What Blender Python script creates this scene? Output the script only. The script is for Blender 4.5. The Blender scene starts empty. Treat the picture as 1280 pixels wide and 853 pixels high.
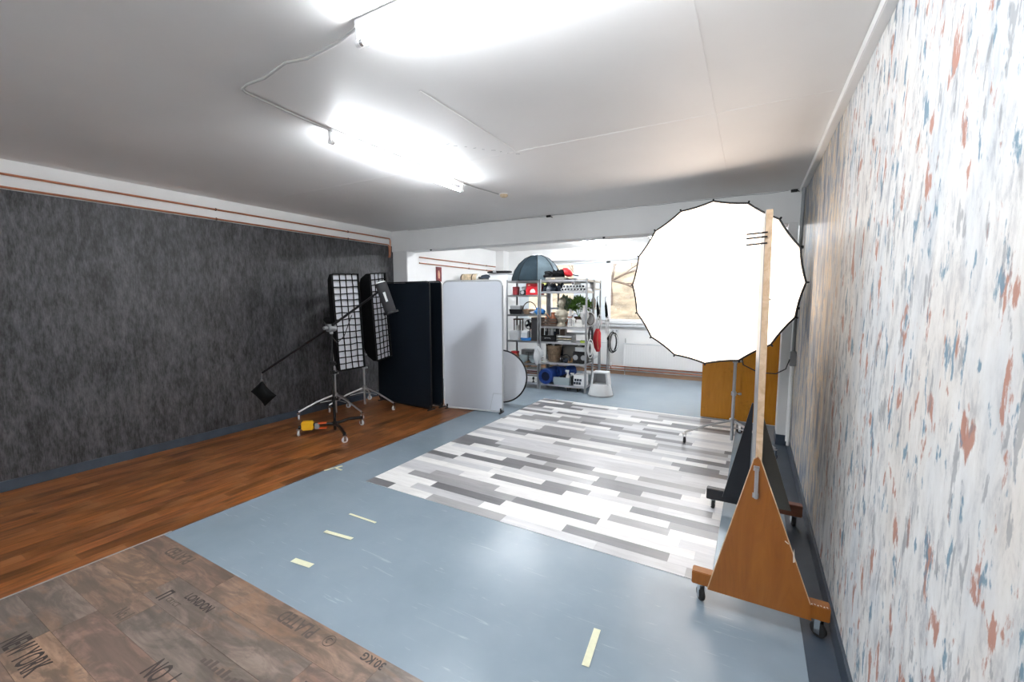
import bpy, bmesh, math, random
from mathutils import Vector, Matrix
random.seed(11)
R = math.radians
PI = math.pi
sc = bpy.context.scene
COL = sc.collection

# ------------------------------------------------------------------ camera
cd = bpy.data.cameras.new('camera'); cam = bpy.data.objects.new('camera', cd); COL.objects.link(cam)
cd.sensor_width = 36.0; cd.lens = 36.0 * 533 / 1280; cd.clip_start = 0.02
cam.location = (0, 0, 1.6); cam.rotation_euler = (R(90 - 5.57), 0, R(29.26))
sc.camera = cam
# ------------------------------------------------------------------ world, exposure
w = bpy.data.worlds.new('world'); sc.world = w; w.use_nodes = True
wn = w.node_tree; wn.nodes.clear()
wo = wn.nodes.new('ShaderNodeOutputWorld'); wb = wn.nodes.new('ShaderNodeBackground')
wb.inputs[0].default_value = (0.86, 0.93, 1.0, 1); wb.inputs[1].default_value = 1.9
wn.links.new(wb.outputs[0], wo.inputs[0])
sc.view_settings.view_transform = 'Standard'; sc.view_settings.look = 'None'
sc.view_settings.exposure = 1.12; sc.view_settings.gamma = 1.0; sc.view_settings.use_curve_mapping = False
TUBE_E = 78.0      # fluorescent tubes
OCTA_E = 1.4       # softbox face

# ------------------------------------------------------------------ materials
def nt(m): return m.node_tree.nodes, m.node_tree.links
def mat(name, col, rough=0.6, metal=0.0, emit=None, es=0.0, trans=0.0, alpha=1.0, vary=0.0, vscale=(8, 8, 8), bump=0.0, bscale=60, spec=0.5, coat=0.0):
    m = bpy.data.materials.new(name); m.use_nodes = True
    N, L = nt(m); b = N['Principled BSDF']
    b.inputs['Base Color'].default_value = (*col, 1); b.inputs['Roughness'].default_value = rough
    b.inputs['Metallic'].default_value = metal; b.inputs['Specular IOR Level'].default_value = spec
    b.inputs['Coat Weight'].default_value = coat
    if emit: b.inputs['Emission Color'].default_value = (*emit, 1); b.inputs['Emission Strength'].default_value = es
    b.inputs['Transmission Weight'].default_value = trans; b.inputs['Alpha'].default_value = alpha
    tc = N.new('ShaderNodeTexCoord')
    if vary > 0:
        mp = N.new('ShaderNodeMapping'); mp.inputs['Scale'].default_value = vscale
        L.new(tc.outputs['Object'], mp.inputs[0])
        nz = N.new('ShaderNodeTexNoise'); nz.inputs['Detail'].default_value = 5; nz.inputs['Scale'].default_value = 1
        L.new(mp.outputs[0], nz.inputs[0])
        cr = N.new('ShaderNodeValToRGB')
        cr.color_ramp.elements[0].position = .3; cr.color_ramp.elements[1].position = .7
        cr.color_ramp.elements[0].color = (*[max(0, c * (1 - vary)) for c in col], 1)
        cr.color_ramp.elements[1].color = (*[min(1, c * (1 + vary)) for c in col], 1)
        L.new(nz.outputs[0], cr.inputs[0]); L.new(cr.outputs[0], b.inputs['Base Color'])
    if bump > 0:
        n2 = N.new('ShaderNodeTexNoise'); n2.inputs['Scale'].default_value = bscale; n2.inputs['Detail'].default_value = 4
        L.new(tc.outputs['Object'], n2.inputs[0])
        bp = N.new('ShaderNodeBump'); bp.inputs['Strength'].default_value = bump; bp.inputs['Distance'].default_value = .01
        L.new(n2.outputs[0], bp.inputs['Height']); L.new(bp.outputs[0], b.inputs['Normal'])
    return m

def translucent(m, f):
    N, L = nt(m); b = N['Principled BSDF']; out = N['Material Output']; t = N.new('ShaderNodeBsdfTranslucent'); t.inputs[0].default_value = (.85, .88, .92, 1)
    x = N.new('ShaderNodeMixShader'); x.inputs[0].default_value = f; L.new(b.outputs[0], x.inputs[1]); L.new(t.outputs[0], x.inputs[2]); L.new(x.outputs[0], out.inputs[0]); return m
def ramp(N, stops, interp='LINEAR'):
    cr = N.new('ShaderNodeValToRGB'); e = cr.color_ramp.elements; cr.color_ramp.interpolation = interp
    while len(e) < len(stops): e.new(.5)
    for i, (p, c) in enumerate(stops):
        e[i].position = p; e[i].color = (*c, 1) if len(c) == 3 else c
    return cr
def noise(N, L, src, scale, detail=5, rough=.55, dist=0, off=(0, 0, 0)):
    mp = N.new('ShaderNodeMapping'); mp.inputs['Scale'].default_value = scale; mp.inputs['Location'].default_value = off
    L.new(src, mp.inputs[0]); n = N.new('ShaderNodeTexNoise'); n.inputs['Scale'].default_value = 1
    n.inputs['Detail'].default_value = detail; n.inputs['Roughness'].default_value = rough; n.inputs['Distortion'].default_value = dist
    L.new(mp.outputs[0], n.inputs[0]); return n.outputs[0]
def mix(N, L, fac, a, b, mode='MIX'):
    m = N.new('ShaderNodeMix'); m.data_type = 'RGBA'; m.blend_type = mode
    for s, v in ((0, fac), (6, a), (7, b)):
        if isinstance(v, (int, float)): m.inputs[s].default_value = v
        elif isinstance(v, tuple): m.inputs[s].default_value = (*v, 1)
        else: L.new(v, m.inputs[s])
    return m.outputs[2]
def math_(N, L, op, a, b=None):
    m = N.new('ShaderNodeMath'); m.operation = op
    for i, v in enumerate((a, b)):
        if v is None: continue
        if isinstance(v, (int, float)): m.inputs[i].default_value = v
        else: L.new(v, m.inputs[i])
    return m.outputs[0]
def bump(N, L, h, b, s=.3, d=.005):
    bp = N.new('ShaderNodeBump'); bp.inputs['Strength'].default_value = s; bp.inputs['Distance'].default_value = d
    L.new(h, bp.inputs['Height']); L.new(bp.outputs[0], b.inputs['Normal'])

def m_charcoal():
    m = mat('charcoal_wallpaper', (.05, .05, .055), .55); N, L = nt(m); b = N['Principled BSDF']
    o = N.new('ShaderNodeTexCoord').outputs['Object']
    a = noise(N, L, o, (8, 26, 8), 7, .68); c = noise(N, L, o, (8, 110, 20), 4, .6); g = noise(N, L, o, (4, 6, 2.4), 4, .6)
    s = math_(N, L, 'ADD', math_(N, L, 'MULTIPLY', a, .5), math_(N, L, 'ADD', math_(N, L, 'MULTIPLY', c, .3), math_(N, L, 'MULTIPLY', g, .3)))
    cr = ramp(N, [(.44, (.009, .009, .010)), (.51, (.031, .031, .033)), (.585, (.066, .066, .071)), (.70, (.115, .115, .123))])
    L.new(s, cr.inputs[0]); L.new(cr.outputs[0], b.inputs['Base Color'])
    b.inputs['Roughness'].default_value = .5; bump(N, L, s, b, .25)
    return m
def m_feature():
    m = mat('painterly_wallpaper', (.7, .7, .68), .6); N, L = nt(m); b = N['Principled BSDF']
    o = N.new('ShaderNodeTexCoord').outputs['Object']
    a = noise(N, L, o, (3, 22, 7), 8, .72, .3)
    base = ramp(N, [(.30, (.38, .38, .40)), (.41, (.60, .60, .60)), (.50, (.80, .79, .77)), (.66, (.90, .90, .89))]); L.new(a, base.inputs[0])
    col = base.outputs[0]
    big = noise(N, L, o, (2, 2.6, 1.1), 3, .5, 0, (3, 1, 7)); r = ramp(N, [(.46, (0, 0, 0)), (.68, (1, 1, 1))]); L.new(big, r.inputs[0])
    col = mix(N, L, math_(N, L, 'MULTIPLY', r.outputs[0], .35), col, (.80, .69, .58))
    big2 = noise(N, L, o, (2, 4, 1.6), 3, .5, 0, (9, 4, 1)); r = ramp(N, [(.5, (0, 0, 0)), (.66, (1, 1, 1))]); L.new(big2, r.inputs[0])
    col = mix(N, L, math_(N, L, 'MULTIPLY', r.outputs[0], .4), col, (.60, .66, .72))
    fine = noise(N, L, o, (8, 90, 30), 5, .7, 0, (2, 2, 2))
    # dabs: rust, slate blue, charcoal
    for off, c, lo, st, sc_ in (((5, 2, 3), (.42, .15, .085), .600, .85, (3, 17, 6.5)), ((1, 7, 5), (.13, .25, .34), .608, .9, (3, 20, 7)), ((8, 3, 9), (.20, .21, .23), .600, .6, (3, 25, 7))):
        d = noise(N, L, o, sc_, 3, .55, .3, off)
        s = math_(N, L, 'ADD', d, math_(N, L, 'MULTIPLY', math_(N, L, 'SUBTRACT', fine, .5), .30))
        r = ramp(N, [(lo, (0, 0, 0)), (lo + .05, (1, 1, 1))]); L.new(s, r.inputs[0])
        col = mix(N, L, math_(N, L, 'MULTIPLY', r.outputs[0], st), col, c)
    # the far drop of paper is slate blue and gold
    e = noise(N, L, o, (3, 12, 2.6), 6, .7, .6, (4, 4, 4))
    far = ramp(N, [(.34, (.06, .08, .12)), (.45, (.16, .20, .27)), (.50, (.34, .38, .42)), (.535, (.58, .40, .20)), (.58, (.66, .60, .50)), (.63, (.22, .24, .27)), (.72, (.10, .11, .13))]); L.new(e, far.inputs[0])
    fc = mix(N, L, math_(N, L, 'MULTIPLY', fine, .35), far.outputs[0], (.42, .40, .38))
    sp = N.new('ShaderNodeSeparateXYZ'); L.new(o, sp.inputs[0])
    edge = math_(N, L, 'ADD', sp.outputs[1], math_(N, L, 'MULTIPLY', noise(N, L, o, (2, 12, 3), 4, .6, 0, (6, 6, 6)), 1.0))
    mr = N.new('ShaderNodeMapRange'); mr.inputs[1].default_value = 3.35; mr.inputs[2].default_value = 3.8; L.new(edge, mr.inputs[0])
    col = mix(N, L, mr.outputs[0], col, fc)
    L.new(col, b.inputs['Base Color']); bump(N, L, fine, b, .25, .004)
    return m
def m_floor():
    m = mat('blue_grey_vinyl', (.30, .37, .43), .3); N, L = nt(m); b = N['Principled BSDF']
    o = N.new('ShaderNodeTexCoord').outputs['Object']
    a = noise(N, L, o, (1.2, 1.2, 1), 5, .6); cr = ramp(N, [(.3, (.225, .285, .335)), (.7, (.28, .345, .40))]); L.new(a, cr.inputs[0]); col = cr.outputs[0]
    for off, rot, st in (((0, 0, 0), .5, .35), ((3, 5, 0), -.9, .3), ((7, 2, 0), 1.9, .3)):
        mp = N.new('ShaderNodeMapping'); mp.inputs['Rotation'].default_value = (0, 0, rot); mp.inputs['Location'].default_value = off
        mp.inputs['Scale'].default_value = (3.4, 45, 1); L.new(o, mp.inputs[0])
        n = N.new('ShaderNodeTexNoise'); n.inputs['Scale'].default_value = 1; n.inputs['Detail'].default_value = 3; n.inputs['Distortion'].default_value = 1.2; L.new(mp.outputs[0], n.inputs[0])
        r = ramp(N, [(.69, (0, 0, 0)), (.74, (1, 1, 1))]); L.new(n.outputs[0], r.inputs[0])
        col = mix(N, L, math_(N, L, 'MULTIPLY', r.outputs[0], st), col, (.48, .56, .62))
    L.new(col, b.inputs['Base Color'])
    b.inputs['Roughness'].default_value = .26
    return m
def m_plank(name, axis, lo, hi, rough, knots=0.0):
    """printed wood: the plank's own tint is its object colour"""
    m = mat(name, (.5, .5, .5), rough); N, L = nt(m); b = N['Principled BSDF']
    o = N.new('ShaderNodeTexCoord').outputs['Object']; oi = N.new('ShaderNodeObjectInfo')
    va = N.new('ShaderNodeVectorMath'); va.operation = 'ADD'; L.new(o, va.inputs[0])
    cx = N.new('ShaderNodeCombineXYZ'); L.new(math_(N, L, 'MULTIPLY', oi.outputs['Random'], 40), cx.inputs[2]); L.new(cx.outputs[0], va.inputs[1])
    s1 = (3, 34, 1) if axis == 'x' else (34, 3, 1); s2 = (1.5, 8, 1) if axis == 'x' else (8, 1.5, 1)
    a = noise(N, L, va.outputs[0], s1, 6, .65, .5); g = noise(N, L, va.outputs[0], s2, 4, .6, 1.2)
    s = math_(N, L, 'ADD', math_(N, L, 'MULTIPLY', a, .55), math_(N, L, 'MULTIPLY', g, .45))
    cr = ramp(N, [(.36, (lo,) * 3), (.62, (hi,) * 3)]); L.new(s, cr.inputs[0])
    col = mix(N, L, 1.0, oi.outputs['Color'], cr.outputs[0], 'MULTIPLY')
    if axis == 'y':
        gx = N.new('ShaderNodeSeparateXYZ'); L.new(N.new('ShaderNodeTexCoord').outputs['Generated'], gx.inputs[0])
        ge = ramp(N, [(.0, (.5, .5, .5)), (.06, (0, 0, 0)), (.72, (0, 0, 0)), (1.0, (1, 1, 1))]); L.new(math_(N, L, 'ADD', gx.outputs[1], math_(N, L, 'MULTIPLY', math_(N, L, 'SUBTRACT', a, .5), .5)), ge.inputs[0])
        col = mix(N, L, math_(N, L, 'MULTIPLY', ge.outputs[0], .75), col, (.30, .125, .042))
    if knots:
        k = noise(N, L, va.outputs[0], (2.6, 7, 1), 5, .65, 2.0, (5, 5, 0)); r = ramp(N, [(.40, (0, 0, 0)), (.56, (1, 1, 1))]); L.new(k, r.inputs[0])
        col = mix(N, L, math_(N, L, 'MULTIPLY', r.outputs[0], knots), col, (.085, .068, .057))
        k2 = noise(N, L, va.outputs[0], (3, 6, 1), 4, .6, 1.0, (1, 9, 0)); r = ramp(N, [(.54, (0, 0, 0)), (.68, (1, 1, 1))]); L.new(k2, r.inputs[0])
        col = mix(N, L, math_(N, L, 'MULTIPLY', r.outputs[0], knots * .9), col, (.30, .175, .105))
    L.new(col, b.inputs['Base Color']); bump(N, L, a, b, .12, .002)
    return m
def m_ply(name, c0, c1, rough=.35, along=2):
    m = mat(name, c0, rough); N, L = nt(m); b = N['Principled BSDF']
    o = N.new('ShaderNodeTexCoord').outputs['Object']
    s = [14, 14, 14]; s[along] = 2
    a = noise(N, L, o, tuple(s), 5, .6, 1.5); cr = ramp(N, [(.3, c0), (.7, c1)]); L.new(a, cr.inputs[0])
    d = noise(N, L, o, (5, 5, 5), 6, .7, .5, (3, 3, 3)); r = ramp(N, [(.60, (0, 0, 0)), (.72, (1, 1, 1))]); L.new(d, r.inputs[0])
    col = mix(N, L, math_(N, L, 'MULTIPLY', r.outputs[0], .5), cr.outputs[0], (c0[0] * .4, c0[1] * .35, c0[2] * .3))
    L.new(col, b.inputs['Base Color']); return m
M = {}
M['charcoal'] = m_charcoal(); M['feature'] = m_feature(); M['floor'] = m_floor()
M['paint'] = mat('white_wall_paint', (.78, .78, .77), .6, vary=.03, vscale=(2, 2, 2), bump=.08, bscale=30)
M['ceil'] = mat('matt_ceiling_paint', (.78, .77, .76), .5, vary=.05, vscale=(.8, .8, .8), bump=.15, bscale=6)
M['skirt'] = mat('slate_blue_skirting', (.045, .062, .085), .4, vary=.15)
M['darkstrip'] = mat('dark_blue_floor_strip', (.050, .068, .092), .4, vary=.2, vscale=(4, 4, 4))
M['greyplank'] = m_plank('grey_wash_vinyl', 'x', .84, 1.10, .34)
M['brownplank'] = m_plank('chestnut_vinyl', 'y', .40, 1.75, .40)
M['printplank'] = m_plank('rustic_crate_vinyl', 'x', .62, 1.35, .38, .62)
M['white'] = mat('white_plastic', (.82, .82, .81), .35)
M['upvc'] = mat('white_window_frame', (.85, .86, .87), .3)
M['copper'] = mat('copper_pipe', (.50, .20, .11), .35, .7, vary=.2)
M['steel'] = mat('brushed_steel', (.55, .55, .56), .3, .95)
M['chrome'] = mat('chrome', (.75, .75, .76), .15, 1.0)
M['shelfsteel'] = mat('grey_shelf_steel', (.33, .34, .35), .4, .6)
M['grey'] = mat('grey_plastic', (.30, .31, .32), .45)
M['lgrey'] = mat('light_grey_plastic', (.62, .64, .65), .45, vary=.06)
M['black'] = mat('black_metal', (.006, .006, .007), .4, spec=.3)
M['blackcloth'] = mat('black_cloth', (.004, .0045, .005), .8, bump=.2, bscale=300, spec=.15)
M['navycloth'] = mat('blue_black_cloth', (.004, .008, .014), .7, bump=.15, bscale=200, spec=.2)
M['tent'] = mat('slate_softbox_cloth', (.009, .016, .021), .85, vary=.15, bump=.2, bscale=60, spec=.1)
M['tent_lit_side'] = mat('slate_softbox_cloth_lit_side', (.07, .095, .11), .8, vary=.15, bump=.2, bscale=60, spec=.15)  # paler copy of the slate cloth, for the lit side of the dome
M['diff'] = mat('white_diffuser_cloth', (.74, .76, .80), .7, vary=.03, vscale=(3, 3, 3), bump=.1, bscale=40)
M['scrim'] = translucent(mat('translucent_scrim_cloth', (.74, .76, .80), .7, bump=.05, bscale=40), .5)
M['rubber'] = mat('black_rubber', (.02, .02, .02), .7)
M['tube'] = mat('lit_fluorescent_tube', (1, 1, 1), .4, emit=(.90, .95, 1.0), es=TUBE_E)
M['fartube'] = mat('bright_fluorescent_tube', (1, 1, 1), .4, emit=(.93, .96, 1.0), es=TUBE_E * 1.4)
M['octa'] = mat('lit_softbox_face', (.8, .8, .8), .7, emit=(1.0, .80, .63), es=OCTA_E)
M['cable'] = mat('grey_cable', (.42, .42, .41), .5)
M['blackcable'] = mat('black_cable', (.015, .015, .015), .5)
M['ply'] = m_ply('varnished_plywood', (.23, .070, .008), (.32, .110, .015), .36)
M['plyedge'] = m_ply('pale_plywood_edge', (.50, .33, .19), (.70, .52, .36), .5, 1)
M['bar'] = m_ply('reddish_timber', (.16, .05, .025), (.26, .10, .05), .4, 0)
M['stripgrey'] = mat('grey_joint_strip', (.33, .32, .31), .5)
M['taupe'] = mat('taupe_painted_board', (.20, .19, .17), .35, vary=.12, vscale=(2, 2, 6))
M['greyboard'] = mat('grey_painted_board', (.27, .28, .29), .4, vary=.1, vscale=(2, 2, 6))
M['blackpaint'] = mat('black_gloss_paint', (.010, .012, .016), .3)
M['orange'] = m_ply('orange_wood_veneer', (.48, .185, .012), (.58, .25, .022), .25)
M['orange'].node_tree.nodes['Principled BSDF'].inputs['Specular IOR Level'].default_value = .3
M['tape'] = mat('pale_yellow_tape', (.80, .80, .58), .6, vary=.05, vscale=(40, 40, 40))
M['yellow'] = mat('bright_yellow_nylon', (.85, .48, .01), .5, bump=.2, bscale=80)
M['orangestrap'] = mat('orange_strap', (.75, .12, .02), .6)
M['red'] = mat('red_plastic', (.36, .006, .012), .4)
M['redcloth'] = mat('red_cloth', (.48, .010, .016), .6, vary=.15, bump=.3, bscale=40)
M['blue'] = mat('royal_blue_roll', (.006, .04, .21), .6, vary=.2)
M['bluebag'] = mat('blue_carrier_bag', (.02, .17, .48), .5, vary=.25, bump=.4, bscale=50)
M['roll_hole_shade'] = mat('shade_inside_blue_roll', (.002, .007, .035), .9)  # near-black blue that paints the shade in the roll's hole
M['wicker'] = mat('wicker', (.17, .115, .07), .8, vary=.35, vscale=(60, 60, 60), bump=.6, bscale=120)
M['leaf'] = mat('green_leaf', (.09, .19, .03), .6, vary=.4, vscale=(20, 20, 20))
M['leaf2'] = mat('grey_green_leaf', (.16, .22, .15), .6, vary=.3, vscale=(20, 20, 20))
M['stone'] = mat('pale_stone', (.33, .30, .24), .8, vary=.25, vscale=(14, 14, 14), bump=.5, bscale=60)
M['terracotta'] = mat('terracotta', (.42, .16, .09), .6, vary=.15)
M['ceramic'] = mat('white_ceramic', (.78, .77, .74), .25)
M['greyceramic'] = mat('speckled_grey_ceramic', (.50, .49, .48), .4, vary=.2, vscale=(60, 60, 60))
M['brownwood'] = m_ply('dark_brown_wood', (.05, .03, .02), (.10, .06, .04), .5)
M['midwood'] = m_ply('honey_wood', (.42, .24, .11), (.55, .34, .17), .5)
M['darkbox'] = mat('charcoal_card', (.03, .03, .033), .7, vary=.1, spec=.2)
M['card'] = mat('cream_card', (.58, .47, .32), .7, vary=.35, vscale=(18, 18, 18))
M['clear'] = mat('cloudy_clear_plastic', (.62, .72, .74), .2, trans=.45)
M['glass'] = mat('window_glass', (1, 1, 1), .0, trans=1.0)
M['cloth1'] = mat('navy_laundry', (.018, .026, .042), .85, vary=.4, vscale=(20, 20, 20), bump=.4, bscale=50)
M['cloth2'] = mat('grey_laundry', (.28, .29, .32), .85, vary=.4, vscale=(20, 20, 20), bump=.4, bscale=50)
M['paper'] = mat('white_paper', (.80, .80, .80), .7)
M['blind'] = translucent(mat('pale_blind_fabric', (.86, .92, .95), .8), .5)
M['grass'] = mat('dry_grass_bank', (.40, .31, .21), .9, vary=.4, vscale=(2.5, 2.5, 2.5), bump=.5, bscale=8)
M['hedge'] = mat('yellow_green_hedge', (.34, .36, .12), .9, vary=.4, vscale=(6, 6, 6), bump=.5, bscale=14)
M['bark'] = mat('grey_brown_bark', (.22, .16, .12), .8, vary=.3)
M['ink'] = mat('dark_printed_ink', (.045, .036, .032), .5)
M['faintink'] = mat('faded_printed_ink', (.10, .078, .066), .5)
M['scar'] = mat('chipped_filler', (.70, .66, .58), .8)
M['skirtwood'] = m_ply('varnished_skirting', (.30, .17, .10), (.42, .25, .15), .4, 0)
M['lime'] = mat('lime_green_sponge', (.50, .62, .08), .8)
M['sticker'] = mat('pale_sticker', (.75, .73, .72), .5)
M['poster'] = mat('dark_red_print', (.13, .010, .014), .5, vary=.6, vscale=(10, 10, 6))
M['flesh'] = mat('tan_print', (.50, .27, .17), .5)
M['mirror'] = mat('mirror_glass', (.8, .82, .84), .05, 1.0)

# ------------------------------------------------------------------ geometry
class MB:
    def __init__(s): s.b = bmesh.new()
    def poly(s, pts):
        return s.b.faces.new([s.b.verts.new(p) for p in pts])
    def box(s, a, b, M4=None):
        x0, y0, z0 = a; x1, y1, z1 = b
        v = [Vector(p) for p in ((x0, y0, z0), (x1, y0, z0), (x1, y1, z0), (x0, y1, z0), (x0, y0, z1), (x1, y0, z1), (x1, y1, z1), (x0, y1, z1))]
        if M4: v = [M4 @ p for p in v]
        v = [s.b.verts.new(p) for p in v]
        for f in ((3, 2, 1, 0), (4, 5, 6, 7), (0, 1, 5, 4), (1, 2, 6, 5), (2, 3, 7, 6), (3, 0, 4, 7)): s.b.faces.new([v[i] for i in f])
        return s
    def cbox(s, c, d, rz=0, rx=0, ry=0):
        m4 = Matrix.Translation(c) @ Matrix.Rotation(rz, 4, 'Z') @ Matrix.Rotation(ry, 4, 'Y') @ Matrix.Rotation(rx, 4, 'X')
        return s.box((-d[0] / 2, -d[1] / 2, -d[2] / 2), (d[0] / 2, d[1] / 2, d[2] / 2), m4)
    def ring(s, c, t, r, n, up=None, rx=None):
        t = t.normalized(); up = up or (Vector((0, 0, 1)) if abs(t.z) < .9 else Vector((1, 0, 0)))
        a = t.cross(up).normalized(); b_ = t.cross(a).normalized()
        return [s.b.verts.new(c + a * math.cos(2 * PI * i / n) * r + b_ * math.sin(2 * PI * i / n) * (rx or r)) for i in range(n)]
    def tube(s, pts, r, n=8, closed=False, caps=True):
        P = [Vector(p) for p in pts]; rs = r if isinstance(r, (list, tuple)) else [r] * len(P)
        rings = []; k = len(P)
        d0 = (P[1] - P[0]).normalized(); up = Vector((0, 0, 1)) if abs(d0.z) < .8 else Vector((1, 0, 0))
        if closed:
            nn = sum(((P[i] - P[0]).cross(P[(i + 1) % k] - P[0]) for i in range(k)), Vector())
            if nn.length > 1e-9: up = nn.normalized()
        for i in range(k):
            if closed: t = P[(i + 1) % k] - P[i - 1]
            else: t = P[min(i + 1, k - 1)] - P[max(i - 1, 0)]
            if t.normalized().cross(up).length < .05: u2 = Vector((0, 1, .01))
            else: u2 = up
            rings.append(s.ring(P[i], t, rs[i], n, u2))
        for i in range(k if closed else k - 1):
            A, B = rings[i], rings[(i + 1) % k]
            for j in range(n): s.b.faces.new((A[j], A[(j + 1) % n], B[(j + 1) % n], B[j]))
        if not closed and caps:
            s.b.faces.new(rings[0][::-1]); s.b.faces.new(rings[-1])
        return s
    def cyl(s, a, b, r, r2=None, n=16): return s.tube([a, b], [r, r if r2 is None else r2], n)
    def lathe(s, prof, c=(0, 0, 0), n=20, M4=None, caps=True, sx=1, sy=1):
        c = Vector(c); rings = []
        for r, z in prof:
            q = [Vector((r * math.cos(2 * PI * i / n) * sx, r * math.sin(2 * PI * i / n) * sy, z)) for i in range(n)]
            if M4: q = [M4 @ p for p in q]
            rings.append([s.b.verts.new(p + c) for p in q])
        for A, B in zip(rings, rings[1:]):
            for j in range(n): s.b.faces.new((A[j], A[(j + 1) % n], B[(j + 1) % n], B[j]))
        if caps:
            s.b.faces.new(rings[0][::-1]); s.b.faces.new(rings[-1])
        return s
    def prism(s, pts, off):
        off = Vector(off); A = [s.b.verts.new(p) for p in pts]; B = [s.b.verts.new(Vector(p) + off) for p in pts]; n = len(pts)
        s.b.faces.new(A); s.b.faces.new(B[::-1])
        for i in range(n): s.b.faces.new((A[i], B[i], B[(i + 1) % n], A[(i + 1) % n]))
        return s
    def blob(s, c, r, seed=0, amp=.15, sub=3, flat=None):
        g = bmesh.ops.create_icosphere(s.b, subdivisions=sub, radius=1.0)
        rd = random.Random(seed); ph = [(rd.uniform(2, 7), rd.uniform(2, 7), rd.uniform(2, 7), rd.uniform(0, 6)) for _ in range(5)]
        for v in g['verts']:
            p = v.co.copy(); k = 1 + amp * sum(math.sin(a * p.x + b_ * p.y + d * p.z + e) for a, b_, d, e in ph) / 2.2
            q = Vector((p.x * r[0] * k, p.y * r[1] * k, p.z * r[2] * k))
            if flat is not None and q.z < -flat: q.z = -flat
            v.co = Vector(c) + q
        return s
    def build(s, name, m, parent=None, smooth=True, bevel=0, ang=35, seg=2, kind=None, label=None):
        me = bpy.data.meshes.new(name)
        bmesh.ops.remove_doubles(s.b, verts=s.b.verts, dist=1e-6)
        if bevel > 0:
            es = [e for e in s.b.edges if len(e.link_faces) == 2 and e.calc_face_angle(0) > R(30)]
            bmesh.ops.bevel(s.b, geom=es, offset=bevel, segments=seg, affect='EDGES', clamp_overlap=True)
        bmesh.ops.recalc_face_normals(s.b, faces=s.b.faces)
        for f in s.b.faces: f.smooth = smooth
        s.b.to_mesh(me); s.b.free()
        if smooth: me.set_sharp_from_angle(angle=R(ang))
        o = bpy.data.objects.new(name, me); COL.objects.link(o)
        me.materials.append(M[m] if isinstance(m, str) else m)
        if parent: o.parent = parent
        if kind: o['kind'] = kind
        if label: o['label'] = label
        return o
def tag(o, label, cat, group=None):
    o['label'] = label; o['category'] = cat
    if group: o['group'] = group
    return o
def T(name, label, cat, loc=(0, 0, 0), rz=0, group=None):
    o = bpy.data.objects.new(name, None); COL.objects.link(o); o.location = loc; o.rotation_euler = (0, 0, rz); o.empty_display_size = .05
    return tag(o, label, cat, group)
def struct(o): o['kind'] = 'structure'; return o
def textmesh(name, txt, size, m, parent, loc, rz, sx=1.0, ext=.0003, rx=0):
    cu = bpy.data.curves.new(name, 'FONT'); cu.body = txt; cu.size = size; cu.extrude = ext; cu.offset = size * .018; cu.align_x = 'CENTER'; cu.align_y = 'CENTER'; cu.resolution_u = 3
    t = bpy.data.objects.new('tmp', cu); COL.objects.link(t); dg = bpy.context.evaluated_depsgraph_get()
    me = bpy.data.meshes.new_from_object(t.evaluated_get(dg)); bpy.data.objects.remove(t)
    m4 = Matrix.Translation(loc) @ Matrix.Rotation(rz, 4, 'Z') @ Matrix.Rotation(rx, 4, 'X') @ Matrix.Diagonal((sx, 1, 1, 1))
    me.transform(m4)
    o = bpy.data.objects.new(name, me); COL.objects.link(o); me.materials.clear(); me.materials.append(M[m]); o.parent = parent
    return o
# ================================================================== ROOM SHELL
XL, XR, ZC, YB, YR, YBK = -5.38, .42, 2.74, 5.42, 9.05, -2.6
struct(MB().box((XL - .1, YBK - .1, -.1), (XR + .1, YR + .1, 0)).build('floor', 'floor', smooth=False))
ce = struct(MB().box((XL - .1, YBK - .1, ZC), (XR + .1, YR + .1, ZC + .1)).build('ceiling', 'ceil', smooth=False))
MB().box((-.262, -1, ZC - .003), (-.248, 4.42, ZC + .01)).build('ceiling_seam', 'ceil', ce, smooth=False)
MB().box((-1.655, 1.9, ZC - .002), (-1.64, 3.0, ZC + .01)).build('ceiling_seam', 'ceil', ce, smooth=False)
MB().box((-4.6, 3.005, ZC - .0012), (.4, 3.02, ZC + .01)).build('ceiling_seam', 'ceil', ce, smooth=False)
rdc = random.Random(2)
for i in range(9): MB().cbox((-2.02 + i * .045 + rdc.uniform(-.01, .01), 2.62 + i * .055, ZC - .0006), (rdc.uniform(.01, .035), .005, .001), rz=rdc.uniform(-.2, 1.2)).build('ceiling_crack', 'grey', ce, smooth=False)
wl = struct(MB().box((XL - .1, YBK, 0), (XL, YR, ZC)).build('wall_left', 'paint', smooth=False))
MB().box((XL - .02, YBK, .085), (XL + .003, YB + .03, 2.497)).build('wallpaper', 'charcoal', wl, smooth=False)
wr = struct(MB().box((XR, YBK, 0), (XR + .1, YR, ZC)).build('wall_right', 'paint', smooth=False))
MB().box((XR - .003, YBK, .10), (XR + .01, 5.36, 2.70)).build('wallpaper', 'feature', wr, smooth=False)
struct(MB().box((XL - .1, YBK - .1, 0), (XR + .1, YBK, ZC)).build('wall_behind', 'paint', smooth=False))
# beam and the two piers of the wide opening
struct(MB().box((XL, YB, 2.40), (XR, YB + .28, ZC)).build('trim_1', 'paint', smooth=False, bevel=.006))
struct(MB().box((XL, YB + .02, 0), (-5.06, YB + .24, 2.41)).build('trim_2', 'paint', smooth=False, bevel=.008))
pr = struct(MB().box((.30, YB + .02, .11), (XR, YB + .26, 2.41)).build('trim_3', 'paint', smooth=False, bevel=.008))
MB().box((.297, YB + .015, 0), (XR, YB + .262, .115)).build('pier_skirting', 'skirt', pr, smooth=False)
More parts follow.
